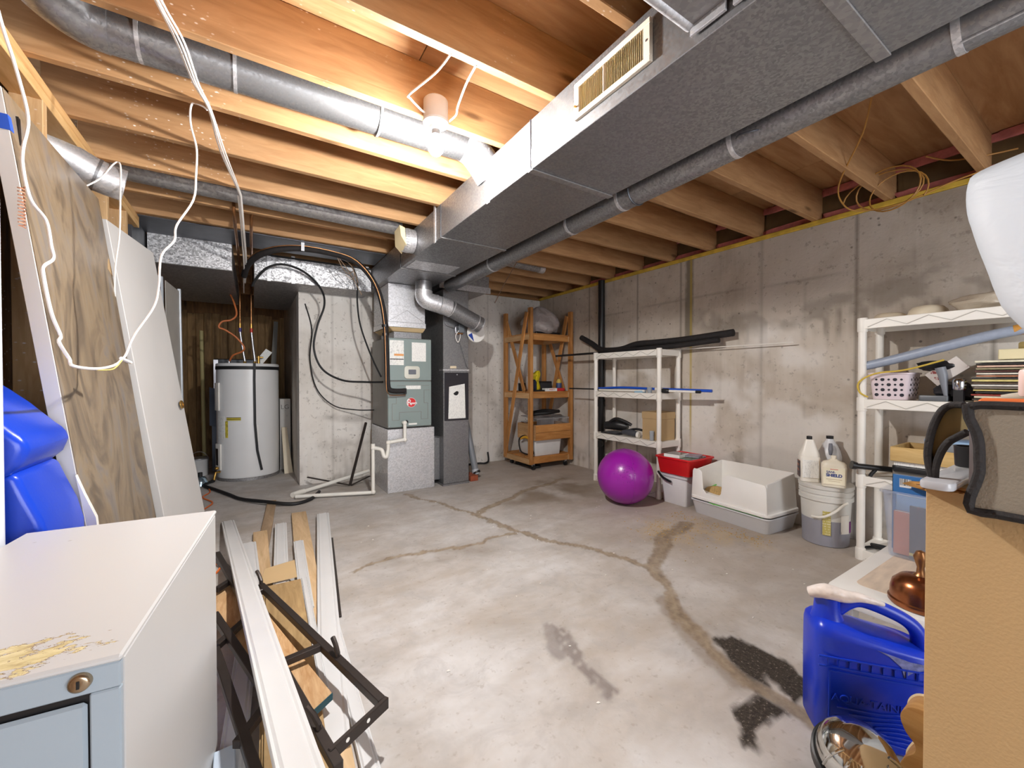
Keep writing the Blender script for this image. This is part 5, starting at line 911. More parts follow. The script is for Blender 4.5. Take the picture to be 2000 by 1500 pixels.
# ---------------------------------------------------------------- litter box
t = thing('litter_box', 'white high-walled cat litter box against the concrete wall', 'litter box', (3.235, 1.725, 0), R(-4))
LB = plain('litter_white', S(244, 243, 240), .4, 0, .02); LT = plain('litter_tray', S(214, 216, 220), .4, 0, .02)
hx, hy = .20, .315
part('tray', B().shell(-hx, hx, -hy, hy, 0, .115, .04, .02, .005, n=6, lip=.010), LT, t, .002, local=True)
part('litter', B().grid(lambda u, v: (-.17+.34*u, -.28+.56*v, .118+.10*math.exp(-((u-.45)**2+(v-.80)**2)*12)+.012*math.sin(11*u)*math.cos(9*v)), 22, 30), plain('pine_litter', S(196, 164, 108), .9, 0, .3, 120, bump=1, bs=160), t, local=True)
part('green_liner', B().tube([(-.185, -.27, .118), (-.192, 0, .122), (-.185, .15, .116), (.0, .28, .17), (.1, .29, .19)], .006, 8, smooth=5), plain('liner_green', S(110, 190, 90), .5), t, local=True)
part('flange', B().shell(-hx-.006, hx+.006, -hy-.006, hy+.006, .124, .146, .045, .0, .03, n=6), LB, t, .003, local=True)
MF = frame((-hx+.012, 0, 0), (0, -1, 0), (0, 0, 1))   # local x -> -Y (towards the camera's right), y -> Z
fp = [(-hy+.01, .14), (-hy+.02, .345), (-hy+.03, .365), (-hy+.08, .365), (-hy+.105, .345), (-hy+.115, .21), (-hy+.14, .185), (-.065, .185), (-.045, .21), (-.03, .335), (-.01, .362), (.03, .368), (hy-.03, .35), (hy-.018, .33), (hy-.01, .14)]
part('front_wall', B().prism(fp, .009, MF), LB, t, .003, local=True)
part('back_wall', B().hexa([(hx-.02, -hy+.012, .14), (hx-.011, -hy+.012, .14), (hx-.011, hy-.012, .14), (hx-.02, hy-.012, .14), (hx-.03, -hy+.03, .40), (hx-.021, -hy+.03, .40), (hx-.021, hy-.03, .40), (hx-.03, hy-.03, .40)]), LB, t, .003, local=True)
for s in (-1, 1):
    ya, yb = s*(hy-.020), s*(hy-.011)
    part('side_wall', B().hexa([(-hx+.014, min(ya, yb), .14), (hx-.012, min(ya, yb), .14), (hx-.012, max(ya, yb), .14), (-hx+.014, max(ya, yb), .14), (-hx+.02, min(ya, yb)-s*.012, .352), (hx-.025, min(ya, yb)-s*.012, .40), (hx-.025, max(ya, yb)-s*.012, .40), (-hx+.02, max(ya, yb)-s*.012, .352)]), LB, t, .003, local=True)
# ---------------------------------------------------------------- bucket with bottles
t = thing('white_bucket', 'translucent white five-gallon bucket holding grey liquid', 'bucket', (3.27, 1.185, 0))
BK = plain('bucket_resin', S(214, 212, 206), .35, 0, .03); BG = plain('bucket_liquid', S(150, 150, 160), .35, 0, .05)
part('bucket_wall', B().lathe([(.133, .17), (.139, .285), (.140, .30)], (3.27, 1.185, 0), 40), BK, t); part('filled_zone', B().lathe([(.122, 0), (.128, .004), (.1328, .17)], (3.27, 1.185, 0), 40), BG, t)
part('ribbed_collar', B().lathe([(.140, .295), (.150, .297), (.150, .325), (.143, .328), (.143, .338), (.150, .341), (.150, .362), (.144, .366), (.144, .374), (.152, .376), (.154, .398), (.146, .402), (0, .402)], (3.27, 1.185, 0), 40), BK, t)
ca = R(215); part('bail_handle', B().tube([(3.27+.152*math.cos(R(a)), 1.185+.152*math.sin(R(a)), z) for a, z in ((248, .30), (236, .285), (222, .25), (205, .215), (190, .195), (172, .19))], .008, 8, smooth=4), plain('bail_w', S(230, 226, 216), .4), t)
def wrap(cx, cy, r, a0, a1, z0, z1, th=.0015):
    n = 8; pts = [(r+th, a0+(a1-a0)*k/n) for k in range(n+1)]+[(r, a1-(a1-a0)*k/n) for k in range(n+1)]
    return B().prism([(q*math.cos(R(a)), q*math.sin(R(a))) for q, a in pts], z1-z0, Matrix.Translation((cx, cy, z0)))
part('yellow_label', wrap(3.27, 1.185, .1365, 194, 212, .08, .235), printed('label_ochre', S(190, 176, 96), S(214, 204, 160), 60, dens=.5), t); part('white_label', wrap(3.27, 1.185, .1365, 236, 262, .095, .215), printed('label_white_b', S(226, 220, 210), S(150, 140, 130), 40, dens=.3, words=30), t)
part('purple_label', wrap(3.27, 1.185, .1365, 262, 274, .10, .17), plain('label_purple', S(110, 40, 110), .5), t)
def bottle(name, label, x, y, z, rz, prof, sx, sy, m, cap=None, capz=0, capr=.016):
    t = thing(name, label, 'bottle', (x, y, z), rz); part('bottle', B().rbox(-sx, sx, -sy, sy, 0, prof[0], .016, .004).xf(Matrix()), m, t, .006, local=True)
    sh = B(); pts = [(sx, sy, prof[0]-.004)]+[(sx*f, sy*f, zz) for f, zz in prof[1]]
    rings = []
    for a, b_, zz in pts: rings.append([(a*math.copysign(abs(math.cos(q))**.55, math.cos(q)), b_*math.copysign(abs(math.sin(q))**.55, math.sin(q)), zz) for q in np.linspace(0, 2*math.pi, 25)[:-1]])
    n = 24; sh._a([v for r_ in rings for v in r_], [(i*n+k, i*n+(k+1) % n, (i+1)*n+(k+1) % n, (i+1)*n+k) for i in range(len(rings)-1) for k in range(n)]+[tuple(range((len(rings)-1)*n, len(rings)*n))])
    part('shoulder', sh, m, t, local=True); part('cap', B().lathe([(capr, 0), (capr, .022), (capr-.002, .024), (0, .024)], (0, 0, capz)), cap or m, t, .001, local=True); return t
BW = plain('bottle_white', S(240, 236, 226), .35, 0, .02)
t = bottle('white_spout_bottle', 'white bottle with black cap and dark label on bucket', 3.20, 1.255, .403, R(-58), (.17, [(.98, .185), (.80, .215), (.55, .26), (.42, .285)]), .058, .045, BW, BLACKP, .283)
part('picture_label', B().box(-.0602, -.0585, -.038, .038, .03, .14), printed('label_dark_b', S(70, 60, 66), S(206, 120, 60), 30, dens=.45, words=30), t, local=True); part('text_label', B().box(-.045, .045, -.0472, -.0455, .03, .15), PRINTB, t, local=True)
t = bottle('sanitizer_bottle', 'cream SANI-SHIELD jug at front of the bucket lid', 3.17, 1.105, .403, R(-68), (.135, [(.99, .145), (.85, .158), (.40, .170), (.26, .178)]), .066, .045, plain('bottle_cream', S(238, 230, 210), .35), None, .176, .015)
part('front_label', B().box(-.055, .055, -.0472, -.0455, .02, .125), plain('label_cream', S(240, 232, 206), .5), t, local=True)
M0 = Matrix.Translation((3.17, 1.105, .403)) @ Matrix.Rotation(R(-68), 4, 'Z'); DB = plain('label_navy', S(30, 60, 130), .5)
text('label_lettering', 'SANI-', .019, DB, t, M0 @ frame((-.016, -.0476, .0985), (1, 0, 0), (0, 0, 1)), bold=.0004); text('label_lettering', 'SHIELD', .0255, DB, t, M0 @ frame((0, -.0476, .078), (1, 0, 0), (0, 0, 1)), bold=.0012)
part('label_rule', B().box(-.04, .04, -.0476, -.0471, .052, .0545), plain('rule_tan', S(176, 150, 110), .6), t, local=True); part('label_rule', B().box(-.03, .03, -.0476, -.0471, .040, .042), plain('rule_tan', S(176, 150, 110), .6), t, local=True); part('label_rule', B().box(-.02, .02, -.0476, -.0471, .116, .119), RED, t, local=True)
t = thing('round_gallon_jug', 'white gallon jug with black cap at back of bucket', 'jug', (3.355, 1.19, .403)); part('jug', B().lathe([(.06, 0), (.066, .008), (.066, .13), (.068, .16), (.060, .20), (.040, .245), (.022, .275), (.020, .285), (0, .285)], (3.36, 1.195, .403), 28), plain('jug_white', S(226, 228, 232), .3), t); part('cap', B().lathe([(.021, .283), (.021, .303), (0, .305)], (3.36, 1.195, .403)), BLACKP, t); part('handle_recess', B().tube([(3.303, 1.17, .66), (3.290, 1.165, .62), (3.288, 1.165, .585)], [.010, .014, .008], 10, smooth=4), plain('recess_grey', S(120, 122, 132), .5), t)
# ---------------------------------------------------------------- on the near shelving: top
SH = plain('beige_shell', S(206, 192, 168), .4)
def dome(name, label, x, y, z, rx, ry, h, m, rz=0):
    t = thing(name, label, 'plastic part', (x, y, z), rz); part('dome', B().lathe([(1.0, 0), (.99, h*.25), (.93, h*.6), (.75, h*.88), (.4, h), (0, h)], (0, 0, 0), 32, rx, ry), m, t, local=True); part('rim', B().lathe([(1.02, 0), (1.03, .006), (1.0, .008)], (0, 0, 0), 32, rx, ry), m, t, local=True)
dome('beige_cover', 'flat beige plastic cover at left on near shelving top', 3.26, .86, 1.457, .10, .075, .040, SH); dome('cream_dome', 'cream rounded plastic shell in middle of near shelving top', 3.28, .70, 1.457, .11, .085, .062, CREAMP)
g = N('cloudy_bag'); g.set('Base Color', S(190, 178, 160)); g.set('Roughness', .25); g.bump(g.noise(22, 4, .6, dist=1), .5, .01); t = thing('crumpled_clear_bag', 'crumpled clear plastic bag on near shelving top', 'bag', (3.24, .48, 1.457)); bb = blob((3.25, .47, 1.50), (.11, .13, .05), 12, 36, 16, .14, .1); bb.v = [(x, y, max(z, 1.4575)) for x, y, z in bb.v]; part('bag_skin', bb, g.m, t)
# second tier
LIL = plain('lilac_plastic', S(226, 212, 218), .4, 0, .02); HOLE = plain('hole_dark', S(44, 44, 54), .8)
t = thing('lilac_basket', 'pale lilac plastic basket with round holes on near shelving', 'basket', (3.24, .83, .976)); part('basket', B().shell(3.135, 3.335, .735, .925, .977, 1.135, .025, .014, .004, lip=.010), LIL, t, .001)
hb = B()
for i in range(5):
    for j in range(4):
        yy = .775+i*.028; zz = 1.005+j*.030; r_ = (.010, .006)[(i+j) % 2]; hb.lathe([(r_, 0), (0, .0012)], M=Matrix.Rotation(R(-90), 3, 'Y'), c=(3.135+.014*(1.135-zz)/.158-.0008, yy, zz), n=10)
for i in range(6):
    for j in range(4): hb.lathe([(.008, 0), (0, .0012)], M=Matrix.Rotation(R(90), 3, 'X'), c=(3.165+i*.028, .735+.014*(1.135-1.005-j*.03)/.158-.0008, 1.005+j*.030+(i % 2)*.012), n=10)
part('perforations', hb, HOLE, t, kind='stuff')
for q, (a, col) in enumerate((((3.20, .86, 1.09), S(60, 60, 66)), ((3.24, .80, 1.10), S(120, 100, 90)), ((3.28, .87, 1.07), S(90, 96, 110)))): part('odds_and_ends', blob(a, (.045, .04, .05), 20+q, 14, 9, .2, .2), plain('clutter_%d' % q, col, .5), t)
t = thing('grey_downspout', 'bent grey plastic downspout pipe propped above the lilac basket', 'pipe', (3.2, .6, 1.16)); part('pipe', B().tube([(3.15, .95, 1.175), (3.15, .80, 1.215), (3.15, .60, 1.275), (3.16, .42, 1.325), (3.17, .22, 1.36), (3.18, .12, 1.37)], .026, 18, smooth=5), plain('grey_blue_pvc', S(150, 160, 178), .4, 0, .06, 40), t); part('orange_tape', B().tube([(3.163, .37, 1.336), (3.167, .30, 1.348)], .0268, 18), plain('orange_stain', S(196, 140, 60), .6), t); part('open_end', B().cyl((3.15, .951, 1.1747), (3.15, .9515, 1.1745), .0265, 18), WHITEP, t)
cable('yellow_cable_loop', 'yellow cable end dangling over the lilac basket', [(3.11, .60, 1.20), (3.105, .75, 1.15), (3.10, .88, 1.13), (3.095, .955, 1.08), (3.10, .955, 1.02), (3.105, .915, .99)], .005, plain('cable_yellow', S(206, 176, 70), .5))
t = thing('glue_nozzle', 'grey cone nozzle hanging in middle of near shelving', 'nozzle', (3.14, .595, .98)); part('cone', B().tube([(3.14, .62, 1.16), (3.14, .61, 1.12), (3.135, .595, 1.0)], [.022, .020, .008], 14), plain('nozzle_grey', S(128, 132, 140), .4), t); part('dark_body', blob((3.19, .64, 1.17), (.05, .09, .03), 31, 16, 10, .15), BLACKP, t)
solo('dark_tool_heap', blob((3.22, .58, 1.03), (.07, .07, .052), 33, 22, 12, .25, .1), plain('tool_heap_dark', S(46, 46, 50), .5, 0, .4, 30), 'heap of dark hand tools between basket and record stack', 'tools')
solo('grey_battery', B().rbox(3.12, 3.18, .585, .70, .977, 1.008, .008), plain('battery_grey', S(96, 100, 104), .4), 'flat grey battery pack before the heap of dark tools', 'battery', bev=.003)
t = thing('chrome_jar', 'small chrome lidded jar beside the record stack', 'jar', (3.135, .545, .976)); part('jar', B().lathe([(.022, 0), (.026, .008), (.027, .05), (.02, .06), (0, .062)], (3.135, .548, 1.04)), plain('chrome', S(200, 204, 212), .12, 1), t); part('stand', B().box(3.115, 3.155, .53, .566, .977, 1.04), BLACKP, t)
solo('plaid_booklet', B().beam((3.17, .66, 1.09), (3.17, .54, 1.19), .08, .012, up=(1, 0, 0)), printed('plaid', S(214, 206, 200), S(150, 60, 60), 30, dens=.4, words=10), 'plaid covered booklet tilted beside the record stack', 'booklet', bev=.001)
ORD = 'lowest,second,third,fourth,fifth,sixth,seventh,eighth,ninth,tenth,eleventh,twelfth,thirteenth,fourteenth,fifteenth,sixteenth,seventeenth,topmost eighteenth'.split(',')
rc = [S(196, 150, 110), S(70, 60, 50), S(206, 196, 170), S(150, 60, 50), S(36, 34, 34), S(196, 176, 110), S(120, 110, 100), S(210, 206, 196), S(90, 74, 60), S(206, 190, 120), S(50, 46, 44), S(180, 120, 90), S(216, 210, 196), S(96, 60, 56), S(150, 140, 110), S(206, 170, 150), S(44, 40, 40), S(220, 214, 190)]
for k, c_ in enumerate(rc):
    z = .9772+k*.0120; dy = random.uniform(-.01, .01); solo('record_sleeve', B().box(3.118+random.uniform(0, .01), 3.425, .175+dy, .495+dy, z, z+random.uniform(.007, .0105)), plain('sleeve_%d' % k, c_, .6, 0, .2, 30), 'record sleeve lying flat, %s from the bottom of the stack' % ORD[k], 'record', 'record sleeves stacked on the near shelving', bev=.001)
solo('cream_flat_box', B().box(3.12, 3.36, .18, .415, 1.195, 1.245), plain('cream_card', S(226, 214, 172), .6), 'cream flat box on top of the record stack', 'box', bev=.003)
solo('tan_round_tin', B().lathe([(.07, 0), (.075, .006), (.075, .03), (.07, .036), (0, .036)], (3.24, .29, 1.246), 28), plain('tan_tin', S(190, 170, 110), .5), 'round tan tin on top of cream flat box', 'tin')
# third tier
t = thing('wooden_tray', 'small tan wooden tray stacked on near shelving third tier', 'tray', (3.2, .64, .64)); DWD = wood('drawer_wood', S(206, 170, 106), S(230, 200, 140), 'y', knots=False)
part('front', B().box(3.055, 3.07, .42, .80, .635, .715), DWD, t, .002); part('side', B().box(3.0705, 3.36, .785, .80, .635, .715), DWD, t, .002); part('side', B().box(3.0705, 3.36, .42, .435, .635, .715), DWD, t, .002); part('base', B().box(3.0705, 3.36, .436, .784, .635, .645), DWD, t); part('back', B().box(3.345, 3.3595, .436, .784, .646, .715), DWD, t)
solo('white_folder_stack', B().box(3.08, 3.36, .44, .79, .608, .632), PRINTB, 'stack of white papers under the small wooden tray', 'papers', bev=.002); solo('black_folder', B().rbox(3.075, 3.37, .40, .80, .575, .606, .02), BLACKP, 'glossy black folder under papers on near shelving', 'folder', bev=.004); solo('support_box', B().box(3.10, 3.40, .45, .80, .511, .573), plain('support_grey', S(120, 116, 110), .6), 'grey flat box lowest on near shelving third tier', 'box', bev=.002)
t = thing('caulking_gun', 'black tool handle poking out of near shelving third tier', 'tool', (3.1, .88, .52)); part('barrel', B().cyl((3.20, .82, .56), (3.065, .955, .575), .016, 14), BLACKP, t); part('trigger_end', B().tube([(3.065, .955, .575), (3.05, .975, .58)], [.022, .026], 14), BLACKP, t); part('grip', B().tube([(3.14, .88, .565), (3.12, .90, .53), (3.115, .905, .515)], .010, 8), BLACKP, t)
t = thing('lidded_container', 'clear food container with blue lid behind wooden tray', 'container', (3.25, .56, .646)); part('tub', B().rbox(3.17, 3.33, .50, .68, .647, .745, .02, .01), GLASSY, t, .003); part('lid', B().rbox(3.16, 3.34, .49, .69, .746, .762, .025), plain('lid_blue', S(150, 180, 210), .3), t, .004)
solo('tilted_blue_lid', B().rbox(-.09, .09, -.10, .10, 0, .012, .03).xf(Matrix.Translation((3.25, .50, .80)) @ Matrix.Rotation(R(14), 4, 'X')), plain('lid_blue_b', S(140, 170, 205), .3), 'pale blue lid tilted on the lidded container', 'lid', bev=.003)
cable('coiled_black_lead', 'black lead coiled on lowest tier of near shelving', [(3.13, .93, .075), (3.20, .90, .07), (3.22, .80, .07), (3.15, .78, .08), (3.12, .86, .10), (3.18, .91, .09), (3.26, .85, .07)], .009)
# ---------------------------------------------------------------- white step stool, kettle, clear bin
t = thing('white_step_stool', 'white plastic step stool behind the blue water jug', 'stool', (2.3, .44, 0)); STW = plain('stool_white', S(236, 234, 230), .4, 0, .03)
part('top', B().rbox(1.865, 2.72, .20, .68, .245, .30, .05), STW, t, .008); part('scuffed_tread', B().rbox(1.98, 2.64, .26, .62, .3002, .3016, .03), plain('scuffed', S(224, 206, 186), .6, 0, .12, 9, sv=(1, 4, 1)), t)
for xx in (1.94, 2.67):
    for yy in (.25, .63): part('leg', B().hexa([(xx-.03, yy-.025, 0), (xx+.03, yy-.025, 0), (xx+.03, yy+.025, 0), (xx-.03, yy+.025, 0), (xx-.035, yy-.03, .244), (xx+.035, yy-.03, .244), (xx+.035, yy+.03, .244), (xx-.035, yy+.03, .244)]), STW, t, .004)
part('orange_clip', B().box(1.858, 1.865, .30, .37, .25, .27), plain('orange_clip', S(206, 70, 30), .4), t, .002)
KC = plain('antique_copper', S(150, 92, 58), .25, .9, .2, 12)
t = thing('copper_kettle', 'antique copper kettle with tall handle on white stool', 'kettle', (2.03, .40, .302))
KX, KY = 1.975, .432
part('body', B().lathe([(.082, 0), (.086, .006), (.086, .018), (.081, .022), (.080, .05), (.074, .075), (.055, .096), (.03, .106), (0, .108)], (KX, KY, .3025), 36), KC, t); part('neck', B().lathe([(.022, .104), (.012, .115), (.010, .135), (.017, .158), (.020, .172), (.012, .19), (0, .195)], (KX, KY, .3025), 20), COPPER, t); part('spout', B().tube([(KX+.06, KY-.05, .36), (KX+.09, KY-.075, .40), (KX+.095, KY-.08, .43)], [.014, .009, .007], 10, smooth=4), KC, t)
g = N('clear_bin_plastic'); g.set('Base Color', S(206, 216, 236)); g.set('Roughness', .15); g.set('Alpha', .22); CLR = g.m
t = thing('clear_storage_bin', 'clear plastic storage bin of books on white stool', 'bin', (2.55, .52, .302)); part('bin', B().shell(2.40, 2.70, .37, .66, .303, .60, .025, .02, .003, lip=.012), CLR, t, .001)
def book(label, x0, x1, y0, y1, z0, z1, col, cover=None):
    t = thing('book', label, 'book', ((x0+x1)/2, (y0+y1)/2, z0)); part('pages', B().box(x0+.003, x1-.003, y0+.002, y1-.002, z0+.001, z1-.001), PAPER, t); part('cover', B().box(x0, x0+.0028, y0, y1, z0, z1).box(x1-.0028, x1, y0, y1, z0, z1).box(x0, x1, y1-.0018, y1, z0, z1), cover or plain('cover_'+label[:6].replace(' ', '_'), col, .35), t); return t
t2 = book('dark navy picture book standing in clear bin', 2.435, 2.450, .40, .57, .309, .54, S(40, 40, 58), printed('cover_navy', S(44, 42, 62), S(140, 90, 100), 9, dens=.3, words=8))
part('yellow_band', B().box(2.4335, 2.4349, .40, .57, .322, .334), plain('band_yellow', S(226, 206, 110), .5), t2); text('cover_script', 'Light', .03, WHT, t2, frame((2.4332, .47, .345), (0, -1, 0), (0, 0, 1)))
book('white book with orange spine standing in clear bin', 2.46, 2.485, .44, .63, .309, .50, S(206, 120, 80)); book('pale blue workbook standing in clear bin', 2.49, 2.51, .40, .63, .309, .57, S(120, 160, 206)); t2 = book('blue folder rising highest out of clear bin', 2.52, 2.534, .40, .65, .309, .655, S(60, 120, 186)); part('barcode_label', B().box(2.5186, 2.5199, .585, .625, .60, .64), printed('barcode', S(236, 236, 236), S(40, 40, 40), 10, dens=.5, words=200), t2)
book('lilac notebook behind blue folder in clear bin', 2.55, 2.57, .40, .64, .309, .62, S(206, 170, 200))
solo('torn_brown_paper', blob((2.47, .48, .63), (.04, .09, .02), 51, 20, 10, .35), plain('torn_kraft', S(176, 130, 70), .8, 0, .3, 20, bump=.6, bs=40), 'torn brown paper lying over books in the clear bin', 'paper')
# ---------------------------------------------------------------- blue water jug
JB = plain('jug_blue', S(18, 54, 196), .3, 0, .08, 8, bump=.04, bs=60); JBL = plain('jug_ridge', S(24, 62, 200), .32)
rzj = math.atan2(-.77, .64); t = thing('blue_water_jug', 'blue plastic water jug with moulded handle on floor', 'jug', (1.60, .475, 0), rzj)
# local x runs to the camera's right, local -y faces the camera
def jring(hx_, hy_, z, top=0):
    out = []
    for k in range(44):
        q = 2*math.pi*k/44; c_, s_ = math.cos(q), math.sin(q); x_ = hx_*math.copysign(abs(c_)**.42, c_); out.append((x_, hy_*math.copysign(abs(s_)**.42, s_), z-top*.22*(x_+.15)))
    return out
jr = [jring(.128, .062, 0), jring(.142, .074, .004), jring(.149, .08, .016), jring(.15, .081, .20), jring(.149, .08, .315, .35), jring(.145, .077, .335, .6), jring(.134, .066, .352, .9), jring(.118, .048, .362, 1.0), jring(.09, .024, .366, 1.0)]
jb = B(); n = 44; jb._a([v for r_ in jr for v in r_], [(i*n+k, i*n+(k+1) % n, (i+1)*n+(k+1) % n, (i+1)*n+k) for i in range(len(jr)-1) for k in range(n)]+[tuple(range(n-1, -1, -1)), tuple(range((len(jr)-1)*n, len(jr)*n))])
part('jug_body', jb, JB, t, smooth=60, local=True)
part('spout_neck', B().lathe([(.044, .34), (.036, .365), (.033, .40), (.035, .412), (0, .414)], (-.098, 0, 0), 24), JB, t, local=True)
part('carry_handle', B().tube([(-.075, 0, .372), (-.045, 0, .398), (-.01, 0, .408), (.05, 0, .392), (.105, 0, .366), (.132, 0, .335), (.14, 0, .295)], [.022, .021, .019, .019, .019, .021, .024], 16, smooth=5), JB, t, local=True)
part('ridge', B().beam((-.148, -.083, .262), (.148, -.083, .262), .005, .004).beam((-.148, -.083, .234), (.148, -.083, .234), .004, .004).beam((-.12, -.083, .222), (.148, -.083, .222), .004, .004).beam((-.12, -.083, .222), (-.12, -.083, .05), .004, .004, up=(0, 1, 0)), JBL, t, local=True, smooth=0)
tk = B()
for k in range(10): tk.box(-.125+.027*k, -.122+.027*k, -.0848, -.081, .238, .258)
part('measure_ticks', tk, JBL, t, local=True, smooth=0)
wv = B()
for k in range(7): wv.tube([(-.10+.03*k, -.0825, .115-.014*k), (.0, -.0825, .118-.013*k), (.06, -.0825, .126-.013*k), (.145, -.0825, .112-.013*k)], .0022, 6, smooth=5)
part('moulded_waves', wv, JBL, t, local=True)
M0 = Matrix.Translation((1.60, .475, 0)) @ Matrix.Rotation(rzj, 4, 'Z'); text('moulded_lettering', 'AQUA-TAINER', .030, JBL, t, M0 @ frame((-.015, -.0815, .142), (1, 0, 0), (0, 0, 1)), ext=.0015)
part('worn_scuff', B().prism([(-.06, .0), (.02, .004), (.05, .012), (.06, .0), (.035, -.02), (.02, -.045), (.005, -.02), (-.03, -.004)], .0008, frame((.055, -.0812, .288), (1, 0, -.3), (.3, 0, 1))), plain('scuff_pale', S(120, 130, 186), .7, 0, .4, 60), t, local=True)
solo('plastic_wrap_scrap', B().tube([M0 @ Vector(p) for p in ((-.145, .0, .415), (-.11, -.02, .432), (-.06, -.022, .425), (-.02, -.024, .428), (.04, -.02, .415))], [.016, .024, .020, .014, .006], 9, smooth=5), plain('wrap_white', S(232, 222, 216), .3, 0, .1, 40, bump=.8, bs=50), 'crumpled white plastic scrap on top of blue jug', 'plastic scrap')
# chrome lamp and guitar edge by the carton
t = thing('chrome_reflector', 'ribbed chrome domed light housing at the bottom edge', 'lamp', (1.335, .41, 0))
Mc = Matrix.Translation((1.335, .41, .10)) @ Matrix.Rotation(R(-50), 4, 'Z') @ Matrix.Rotation(R(28), 4, 'X')
CH = plain('chrome_b', S(214, 214, 210), .1, 1, .1)
n = 24; cd = B(); cd.lathe([(.085, -.02), (.088, 0), (.085, .03), (.072, .055), (.045, .072), (0, .078)], n=40); part('dome', cd.xf(Mc), CH, t)
for k in range(7): a = R(200+k*24); part('rib', B().tube([Mc @ Vector((r_*math.cos(a), r_*math.sin(a), z)) for r_, z in ((.089, .0), (.086, .03), (.073, .056), (.05, .071))], .003, 8, smooth=3), CH, t)
part('dark_rim', B().lathe([(.092, -.05), (.095, -.02), (.090, -.018), (.0, -.05)], n=40).xf(Mc), BLACKP, t); part('stand', B().cyl((1.335, .41, 0), (1.335, .41, .075), .05, 20), BLACKP, t)
t = thing('guitar_body', 'edge of a tan wooden guitar body behind cardboard box', 'guitar', (1.38, .27, 0))
gpol = [(-.005, .0), (.04, .03), (.052, .08), (.040, .14), (.022, .18), (.022, .215), (.040, .25), (.050, .30), (.040, .345), (.015, .37), (-.05, .38), (-.11, .36), (-.13, .30), (-.12, .24), (-.105, .2), (-.12, .15), (-.15, .09), (-.13, .03), (-.08, 0)]
gpol = [(a, b_*.64) for a, b_ in gpol]; GM = frame((1.455, .305, .004), (0, 1, 0), (0, 0, 1)); part('body', B().prism([(p.x, p.y) for p in curve([Vector((a, b_, 0)) for a, b_ in gpol], 5, True)], .075, GM), wood('guitar_side', S(176, 128, 72), S(206, 164, 104), 'y', knots=False), t, .003)
part('binding', B().tube([GM @ Vector((p.x, p.y, .076)) for p in curve([Vector((a, b_, 0)) for a, b_ in gpol], 5, True)], .004, 6, closed=True), plain('binding_cream', S(226, 206, 166), .4), t)
# ---------------------------------------------------------------- cardboard box, bag and white foam on the right
CDB = plain('foreground_cardboard', S(194, 162, 116), .85, 0, .07, 4, bump=.25, bs=160, sv=(1, 1, .2))
t = thing('cardboard_box', 'tall tan cardboard box filling the lower right corner', 'box', (1.30, -.05, 0))
part('left_panel', B().box(1.15, 1.155, -.36, .245, 0, .88), CDB, t, .001); part('far_panel', B().box(1.1555, 1.44, .240, .245, 0, .88), CDB, t, .001); part('right_panel', B().box(1.4405, 1.445, -.36, .245, 0, .88), CDB, t); part('near_panel', B().box(1.1555, 1.44, -.36, -.355, 0, .88), CDB, t); part('top_panel', B().box(1.1555, 1.44, -.354, .2395, .868, .876), CDB, t)
part('frayed_edge', blob((1.16, .21, .882), (.016, .05, .006), 61, 24, 8, .5), plain('frayed', S(186, 134, 74), .9, 0, .3, 40, bump=.8, bs=60), t)
t = thing('clear_tub_lid', 'clear plastic tub lid lying on the cardboard box', 'lid', (1.27, .19, .878)); part('lid', B().rbox(1.085, 1.36, .196, .243, .889, .905, .015), plain('lid_clear', S(214, 216, 222), .15, 0, .03, Transmission_Weight=.3), t, .004)
solo('black_cup', B().lathe([(.022, 0), (.023, .003), (.025, .045), (.022, .045), (.02, .006), (0, .005)], (1.33, .215, .906)), BLACKP, 'small black cup standing on the clear tub lid', 'cup')
BAGG = plain('bag_grey', S(142, 134, 120), .8, 0, .05, 5, bump=.25, bs=220); BAGT = plain('bag_trim', S(34, 30, 30), .8, 0, .2, 60, bump=.5, bs=160)
t = thing('grey_tool_bag', 'grey fabric tool bag with black piping on cardboard box', 'bag', (1.28, .0, .89))
def fpt(u, v): return (1.115-.012*math.sin(u*3.14)*math.sin(v*3.14), np.interp(v, [0, .08, .2, .33, .62, .8, .92, 1], [.178, .181, .176, .168, .169, .175, .186, .184])-.50*u, .858+.194*v)
part('front_panel', B().grid(fpt, 30, 16), BAGG, t); 
part('bag_body', B().rbox(1.155, 1.42, -.32, .165, .905, 1.05, .03, .0), BAGG, t, .01)
part('side_panel', B().grid(lambda u, v: (1.115+.04*u+.012*math.sin(v*3.1), .183-.012*u, .85+.20*v), 6, 8), plain('bag_side', S(206, 190, 186), .8), t)
edge = [fpt(0, v) for v in np.linspace(1, 0, 9)]+[fpt(u, 0) for u in np.linspace(.06, 1, 14)]; part('piping', B().tube(edge, .0078, 9, smooth=2), BAGT, t)
part('top_piping', B().tube([fpt(0, .97)]+[fpt(u, 1.0) for u in np.linspace(.03, 1, 12)], .0075, 9, smooth=2), BAGT, t)
part('orange_band', B().hexa([(1.125, .175, 1.052), (1.16, .175, 1.052), (1.16, .08, 1.055), (1.125, .08, 1.055), (1.13, .172, 1.064), (1.16, .172, 1.064), (1.16, .085, 1.064), (1.13, .085, 1.064)]), plain('orange_nylon', S(226, 116, 56), .6), t, .003)
ho = [(1.125, .190, 1.050), (1.135, .208, 1.049), (1.135, .222, 1.036), (1.135, .234, 1.0), (1.135, .240, .953), (1.135, .236, .916), (1.135, .230, .892)]
hi = [(1.128, .186, 1.000), (1.135, .204, .985), (1.135, .213, .975), (1.135, .222, .955), (1.135, .229, .925), (1.135, .230, .892)]
